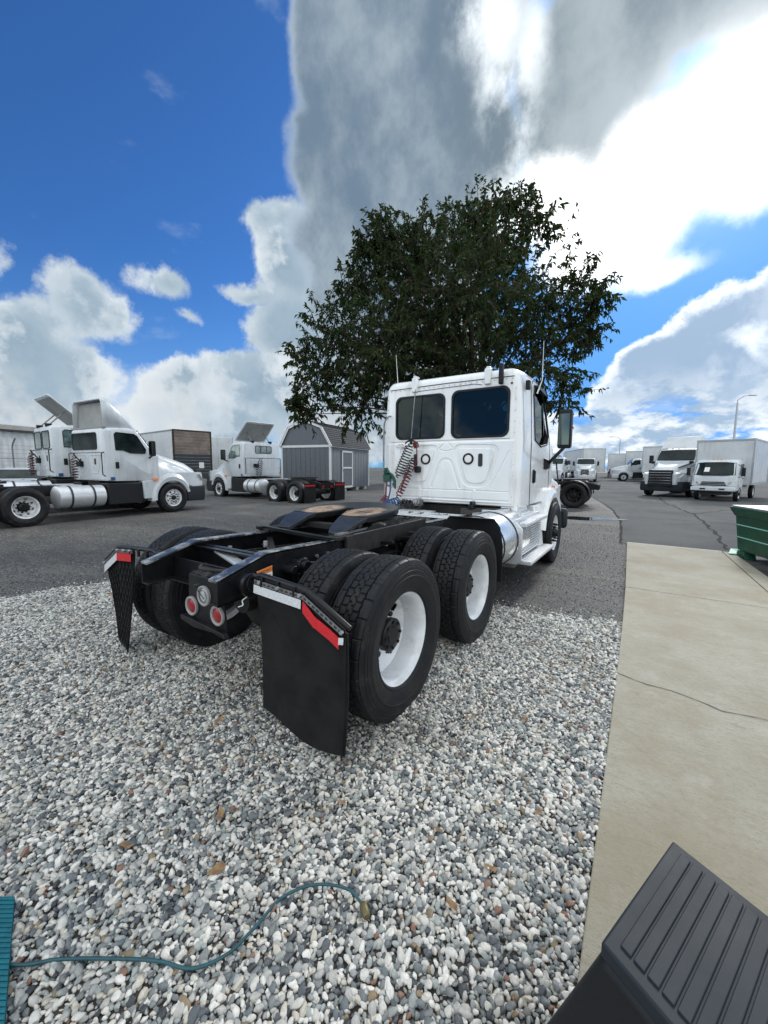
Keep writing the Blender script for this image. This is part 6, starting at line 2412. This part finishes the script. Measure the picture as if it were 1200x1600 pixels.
# --- simple parked cars
def car(label, loc, rz, paint='white_far', group='white cars in the yard', tall=0., name='parked_car', cat='car'):
    t = thing(name, label, cat, loc, rz, group)
    def sec(y, zb, zt, w, wt):
        return [(-w, y, zb), (w, y, zb), (w, y, (zb + zt) * .5), (w - .03, y, zt - .06), (wt, y, zt), (-wt, y, zt), (-w + .03, y, zt - .06), (-w, y, (zb + zt) * .5)]
    MB().loft([sec(-2.25, .45, .80, .75, .60), (sec(-2.15, .25, .98, .86, .72)), sec(-1.2, .22, 1.02, .90, .80), sec(1.0, .22, .98, .90, .80), sec(2.0, .25, .82, .86, .66), sec(2.25, .40, .66, .72, .5)]).build('body', paint, t)
    h = 1.45 + tall
    cb = [(-1.75, .98, .80), (-1.25, h - .05, .66), (-.3, h, .64), (.35, h - .04, .64), (1.15, .98, .80)]
    secs = [[(-.80, y, .96), (.80, y, .96), (w, y, z), (-w, y, z)] for y, z, w in cb]
    MB().loft(secs).build('greenhouse', 'glass_dim', t, bevel=.02)
    MB().loft([[(-w - .01, y, z - .05), (w + .01, y, z - .05), (w - .04, y, z + .015), (-w + .04, y, z + .015)] for y, z, w in cb[1:4]]).build('roof', paint, t, bevel=.02)
    for s in (1, -1):
        for y in (-.15,):
            MB().bar((s * .80, y, .97), (s * .65, y, h - .05), .08, .02).build('pillar', paint, t)
        for y in (-1.35, 1.4):
            w_ = wheel(t, s * .80, y, z=.32, kind='steer')
            w_.scale = (.63, .63, .63)
        MB().box(min(s * .45, s * .78), max(s * .45, s * .78), 2.0, 2.2, .62, .74).build('headlight', 'clear_lens', t, bevel=.02)
        MB().box(min(s * .5, s * .80), max(s * .5, s * .80), -2.24, -2.1, .68, .86).build('tail_light', 'red_lens', t, bevel=.02)
        MB().box(min(s * .90, s * 1.05), max(s * .90, s * 1.05), .72, .85, .98, 1.12).build('mirror', 'black_plastic', t, bevel=.02)
    return t


car('white car whose roof shows over the frame of the nearest left tractor', (-22.5, 4.6, 0), radians(58))
car('white car parked first in the line seen under the door mirror', (-9.6, 47, 0), radians(-150))
car('white car parked second in the line seen under the door mirror', (-12.0, 50, 0), radians(-150))
car('white van-like car parked last in the line behind the hood', (-8.2, 52.5, 0), radians(-150), tall=.5)
for i, (x, y, lb_) in enumerate(((-11.5, 56, 'leftmost'), (-15.2, 60, 'farthest left'), )):
    trailer('box_trailer', 'white trailer %s of those seen between the cab and its mirror' % lb_, (x, y + 12, 0), radians(185), 11, z1=3.9, group='white box trailers in the far row', ribs=False)


# --- green dumpster
def dumpster():
    t = thing('dumpster', 'dark green steel dumpster with two pale lines standing beside the concrete edge', 'dumpster', (3.82, 7.42, 0), radians(-71))
    # local x runs along the long face to the right, local y goes away from the camera
    L, D, z0, z1 = 2.6, 1.5, .13, .90
    MB().loft([[(.06, .05, z0), (L - .06, .05, z0), (L - .06, D - .05, z0), (.06, D - .05, z0)], [(.0, .0, z1 - .16), (L, .0, z1 - .16), (L, D, z1 - .16), (.0, D, z1 - .16)]]).build('body', 'green_paint', t, bevel=.008)
    MB().loft([[(-.01, -.01, z1 - .16), (L + .01, -.01, z1 - .16), (L + .01, D + .01, z1 - .16), (-.01, D + .01, z1 - .16)], [(-.06, -.06, z1 - .05), (L + .06, -.06, z1 - .05), (L + .06, D + .06, z1 - .05), (-.06, D + .06, z1 - .05)],
               [(-.07, -.07, z1), (L + .07, -.07, z1), (L + .07, D + .07, z1), (-.07, D + .07, z1)]]).build('rim', 'green_paint', t, bevel=.006)
    MB().prism(rrect(-.05, L + .05, -.05, D + .05, .02, 2), 'z', z1 + .001, z1 + .03).build('lid', 'alu', t, bevel=.008)
    for z in (.36, .58):
        k = .05 * (1 - (z - z0) / (z1 - .16 - z0))
        MB().box(.03 + k, L - .03, k - .008, k + .02, z, z + .018).build('pale_line', 'green_line', t)
    MB().box(-.05, .04, .35, 1.1, .46, .62).build('lift_pocket', 'green_paint', t, bevel=.01)
    for x in (.06, L / 2 - .1, L - .35):
        MB().prism([(x, .0), (x + .28, .0), (x + .22, z0), (x + .06, z0)], 'y', .02, .20).build('foot', 'green_paint', t, bevel=.005)
    MB().add([(-.08, .02, .11), (.10, -.10, .05), (.14, .10, .05), (.02, .2, .12)], [(0, 1, 2, 3)]).build('foot_plate', 'green_line', t, smooth=0).modifiers.new('th', 'SOLIDIFY').thickness = .012
    return t


dumpster()


# --- lamp posts
def lamp_post(label, loc, h, rz, arm=2.0):
    t = thing('lamp_post', label, 'lamp post', loc, rz)
    MB().cyl((0, 0, 0), (0, 0, h - .6), .14, .07, n=12).build('pole', 'galv', t)
    MB().tube(spline([(0, 0, h - .62), (0, 0, h - .3), (.35, 0, h - .04), (arm * .6, 0, h + .1), (arm, 0, h + .12)], 5), .04, 8).build('arm', 'galv', t)
    MB().loft([[(arm - .05, -.08, h + .08), (arm - .05, .08, h + .08), (arm - .05, .08, h + .18), (arm - .05, -.08, h + .18)], [(arm + .55, -.13, h + .06), (arm + .55, .13, h + .06), (arm + .55, .10, h + .15), (arm + .55, -.10, h + .15)]]).build('lamp_head', 'box_grey', t)
    return t


lamp_post('tall galvanised lamp post above the cabover box truck, curved arm at top', (9.6, 52, 0), 8.8, radians(20), 1.0)
lamp_post('thin distant lamp post rising between the far white boxes', (-1.9, 80, 0), 7.0, radians(180), 1.2)


# --- tree
def tree():
    t = thing('tree', 'tall dark leafy tree rising behind the white truck cab', 'tree', (-1.9, 9.0, 0))
    rnd = random.Random(5)
    C0 = Vector((2.427, -2.096, 1.58))
    base = Vector((-1.9, 9.0, 0))
    v = Vector((base.x - C0.x, base.y - C0.y, 0))
    dist = v.length
    fw_ = v.normalized()
    rt = Vector((fw_.y, -fw_.x, 0))
    # crown lobes: lateral offset, height, depth offset, radius
    pf = _f.copy(); pf.z = 0; pf.normalize()
    def lobe(u, v_, rpx, dd=0.):
        d = (_R * ((u - 600) / FPX) + _U * (-(v_ - 800) / FPX) + _f)
        k = (dist + dd) / sqrt(d.x ** 2 + d.y ** 2)
        P = C0 + d * k
        r = rpx / FPX * k
        return P - base, r
    lobes = [lobe(*a) for a in ((700, 490, 125), (625, 470, 85), (800, 450, 95), (565, 560, 80), (850, 560, 72), (775, 370, 62), (632, 400, 52), (520, 520, 50), (495, 600, 42), (565, 625, 50),
                                (895, 505, 42), (770, 325, 26), (880, 620, 34), (690, 590, 90), (610, 362, 26), (905, 440, 24), (700, 400, 70), (835, 345, 30), (545, 450, 30), (480, 640, 22),
                                (930, 480, 18), (598, 372, 34), (585, 425, 36), (655, 378, 38), (735, 330, 26), (800, 318, 20), (925, 520, 16), (470, 560, 18), (935, 455, 12), (465, 630, 14), (575, 385, 16), (640, 560, 80, 1.5), (760, 560, 100, -1.2), (700, 480, 110, 2.0), (740, 440, 90, -2.2), (600, 540, 70, -1.5), (820, 500, 70, 1.8))]
    # trunk and limbs
    trunk_top = Vector((0.1, 0, 2.4))
    MB().tube([(0, 0, -.05), (0, 0, .15), (.03, 0, 1.0), (.06, .02, 1.8), (.1, 0, 2.5)], [.34, .26, .21, .20, .19], 14).build('trunk', 'bark', t, smooth=60)
    limbs = []
    for (P, r) in lobes:
        tgt = P + Vector((rnd.uniform(-.2, .2), rnd.uniform(-.2, .2), -.1))
        mid = trunk_top.lerp(tgt, .45) + Vector((0, 0, .35))
        pts = spline([trunk_top, mid, tgt], 5)
        n = len(pts)
        r0 = .03 + .035 * min(r, 1.6)
        MB().tube(pts, [r0 * (1 - .8 * i / (n - 1)) for i in range(n)], 7).build('limb', 'bark', t, smooth=60)
        limbs.append(pts)
    # sprigs
    tw = MB()
    V, F = [], []
    def leaf(p, d, size):
        """a leaf folded along its midrib"""
        d = d.normalized()
        s = d.cross(Vector((rnd.uniform(-1, 1), rnd.uniform(-1, 1), rnd.uniform(-.3, 1)))).normalized()
        u = d.cross(s)
        o = len(V)
        w = size * rnd.uniform(.34, .46)
        a, m_, e = p, p + d * size * .45, p + d * size - Vector((0, 0, size * .18))
        V.extend([tuple(a), tuple(m_ + s * w * .5 + u * .12 * size), tuple(e), tuple(m_ - s * w * .5 + u * .12 * size)])
        F.append((o, o + 1, o + 2))
        F.append((o, o + 2, o + 3))
    nspr = 0
    for (P, r) in lobes:
        n = int(72 * r ** 1.8) + 20
        for k in range(n):
            # mostly in the outer shell
            while True:
                q = Vector((rnd.gauss(0, 1), rnd.gauss(0, 1), rnd.gauss(0, 1)))
                if q.length > .1:
                    break
            q.normalize()
            rad = r * (rnd.random() ** .42) * (1.0 + .11 * rnd.gauss(0, 1))
            c = P + q * rad
            if c.z < 2.1 - 0 and c.length < 30 and c.z < .2:
                continue
            out_ = (q + Vector((0, 0, .35)) + Vector((rnd.uniform(-.5, .5), rnd.uniform(-.5, .5), rnd.uniform(-.3, .3)))).normalized()
            L_ = rnd.uniform(.35, .75)
            p0 = c - out_ * L_ * .5
            p1 = c + out_ * L_ * .2 + Vector((0, 0, .03))
            p2 = c + out_ * L_ * .6 - Vector((0, 0, .06))
            tw.tube([p0, p1, p2], [.009, .006, .003], 3, caps=False)
            lsz = rnd.uniform(.8, 1.15)
            for j in range(rnd.randint(14, 22)):
                tt = rnd.random() ** .8
                pp = p0.lerp(p1, tt * 2) if tt < .5 else p1.lerp(p2, tt * 2 - 1)
                dd = (out_ * .4 + Vector((rnd.uniform(-.8, .8), rnd.uniform(-.8, .8), rnd.uniform(-1.5, .15))))
                leaf(pp, dd, rnd.uniform(.09, .175) * lsz)
            nspr += 1
    tag(tw.build('twigs', 'bark', t, smooth=0), kind='stuff')
    me = bpy.data.meshes.new('foliage')
    me.from_pydata(V, [], F)
    me.materials.append(M('leaf'))
    o = link('foliage', me, t)
    tag(o, kind='stuff')


tree()


# ================================================================== small things close to the camera
def ribbed_box():
    t = thing('plastic_step', 'black plastic step with ribbed grey top in the bottom right corner, on the concrete', 'step stool', (2.41, -1.25, 0))
    z1 = .60
    tl = Vector((2.410, -1.238, z1))
    e1 = Vector((.13, .345, 0)) * 1.06
    e2 = Vector((.85, -.53, 0)).normalized() * .80
    tl -= Vector((2.41, -1.25, 0))
    c = [tl, tl + e1, tl + e1 + e2, tl + e2]
    n1, n2 = e1.normalized(), e2.normalized()
    b_ = [tl - n2 * .19 - n1 * .14, tl + e1 - n2 * .075 + n1 * .03, tl + e1 + e2 + n2 * .05 + n1 * .03, tl + e2 + n2 * .05 - n1 * .10]
    lo = [Vector((p.x, p.y, ZS)) for p in b_]
    hi = [Vector((p.x, p.y, z1 - .03)) for p in c]
    mid = [lo[i].lerp(hi[i], .86) for i in range(4)]
    MB().loft([[tuple(p) for p in lo], [tuple(p) for p in mid], [tuple(p) for p in hi]]).build('body', 'black_plastic', t, bevel=.018, seg=4)
    fl_ = [Vector((p.x, p.y, ZS)) for p in b_]
    MB().loft([[tuple(p + (p - (lo[0] + lo[2]) / 2).normalized() * .03) for p in lo], [tuple(p + (p - (lo[0] + lo[2]) / 2).normalized() * .03 + Vector((0, 0, .03))) for p in lo]]).build('base_rim', 'black_plastic', t, bevel=.006)
    top = MB().loft([[tuple(p + Vector((0, 0, -.035))) for p in c], [tuple(p) for p in c]])
    to = top.build('top', 'dark_grey_plastic', t, bevel=.006, seg=3)
    # ribs: raised strips parallel to e1
    # raised pads between narrow grooves
    a0 = tl + n1 * .030 + n2 * .028
    wl = e1.length - .055
    pitch = .0270
    k = 0
    while k * pitch + .05 < .78:
        o = a0 + n2 * (k * pitch)
        q = [o, o + n1 * wl, o + n1 * wl + n2 * (pitch - .0045), o + n2 * (pitch - .0045)]
        MB().loft([[tuple(p + Vector((0, 0, -.002))) for p in q], [tuple(p + Vector((0, 0, .004))) for p in q]]).build('rib', 'dark_grey_plastic', to, bevel=.0018)
        k += 1


ribbed_box()

# hose
hp = [(.66, -1.95), (.90, -1.83), (1.0, -1.74), (1.17, -1.63), (1.27, -1.575), (1.36, -1.53), (1.42, -1.45), (1.435, -1.35), (1.435, -1.24), (1.50, -1.145), (1.61, -1.09), (1.69, -1.095)]
hz = .054
ho = thing('cable', 'thin teal cable snaking over the pale gravel to an olive end plug', 'cable', (1.2, -1.6, 0))
hb_ = Vector((1.2, -1.6, 0))
hpts = spline([Vector((x, y, hz + .004 * sin(i * 2.1))) - hb_ for i, (x, y) in enumerate(hp)], 8)
MB().tube(hpts, .0050, 10).build('sheath', 'teal_cable', ho, smooth=60)
e = hpts[-1]
d_ = (hpts[-1] - hpts[-3]).normalized()
d_ = Vector((.8, -.55, -.05)).normalized()
MB().tube([e - d_ * .004, e + d_ * .004, e + d_ * .035, e + d_ * .042], [.011, .014, .0145, .011], 16).build('end_plug', 'brass_old', ho)

# teal ribbed fabric at the lower left
def teal_thing():
    t = thing('doormat', 'teal ribbed fabric mat edge at the bottom left corner on the gravel', 'mat', (.66, -1.80, 0))
    q = [Vector((.662, -1.766, 0)), Vector((1.03, -1.878, 0)), Vector((.90, -2.3, 0)), Vector((.35, -2.2, 0))]
    # mat strip standing proud of the stones
    o = Vector((.66, -1.80, 0))
    A0, B0 = q[0] - o, q[1] - o
    d = (B0 - A0)
    n = Vector((-d.y, d.x, 0)).normalized()
    if n.y > 0:
        n = -n
    n = Vector((-.83, -.56, 0))
    mb = MB()
    N = 60
    for k in range(N):
        t0 = 1.4 * k / N
        p = A0 + d * t0
        w = d.length * 1.4 / N
        q0, q1 = p, p + d.normalized() * w * .8
        e0, e1 = q0 + n * .4, q1 + n * .4
        mb.loft([[(v_.x, v_.y, .02) for v_ in (q0, q1, e1, e0)], [(v_.x, v_.y, .072 + .003 * (k % 2)) for v_ in (q0, q1, e1, e0)]])
    q0, q1 = A0, A0 + d * 1.4
    mb.loft([[(v_.x, v_.y, .02) for v_ in (q0, q1, q1 + n * .4, q0 + n * .4)], [(v_.x, v_.y, .066) for v_ in (q0, q1, q1 + n * .4, q0 + n * .4)]])
    mb.build('ribbed_cover', 'teal_fabric', t, smooth=0)


teal_thing()

# fallen leaves on the gravel and the asphalt
lm = MB()
lm.add([(-.03, 0, 0), (-.008, .017, .006), (.018, .013, .003), (.036, 0, .010), (.016, -.014, .0), (-.010, -.016, .007), (-.002, 0, -.003)], [(0, 1, 6), (1, 2, 6), (2, 3, 6), (3, 4, 6), (4, 5, 6), (5, 0, 6)])
mat('dry_leaf', (.16, .075, .035), .7, color2=(.26, .17, .08), vscale=40)
lme = lm.mesh('fallen_leaf', 'dry_leaf', 0)
GRL = 'dry leaves fallen on the gravel'
lr = random.Random(8)
LEAVES = [(2.02, -.72), (1.78, -.68), (1.95, -.92), (1.35, -.80), (.95, -1.15), (.35, -.75), (1.9, .30), (-.9, -.85), (-2.4, -.55), (-2.9, .0), (2.15, .95), (.75, -1.45), (1.15, -1.30), (2.12, -.35), (-1.7, -.2), (1.62, .15)]
for i, (x, y) in enumerate(LEAVES):
    o = link('fallen_leaf', lme)
    o.location = (x, y, .046)
    o.rotation_euler = (lr.uniform(-.4, .4), lr.uniform(-.4, .4), lr.uniform(0, 6))
    s = lr.uniform(.6, 1.15)
    o.scale = (s, s, s)
    tag(o, 'small curled brown dry leaf lying on the pale gravel', 'leaf', GRL)
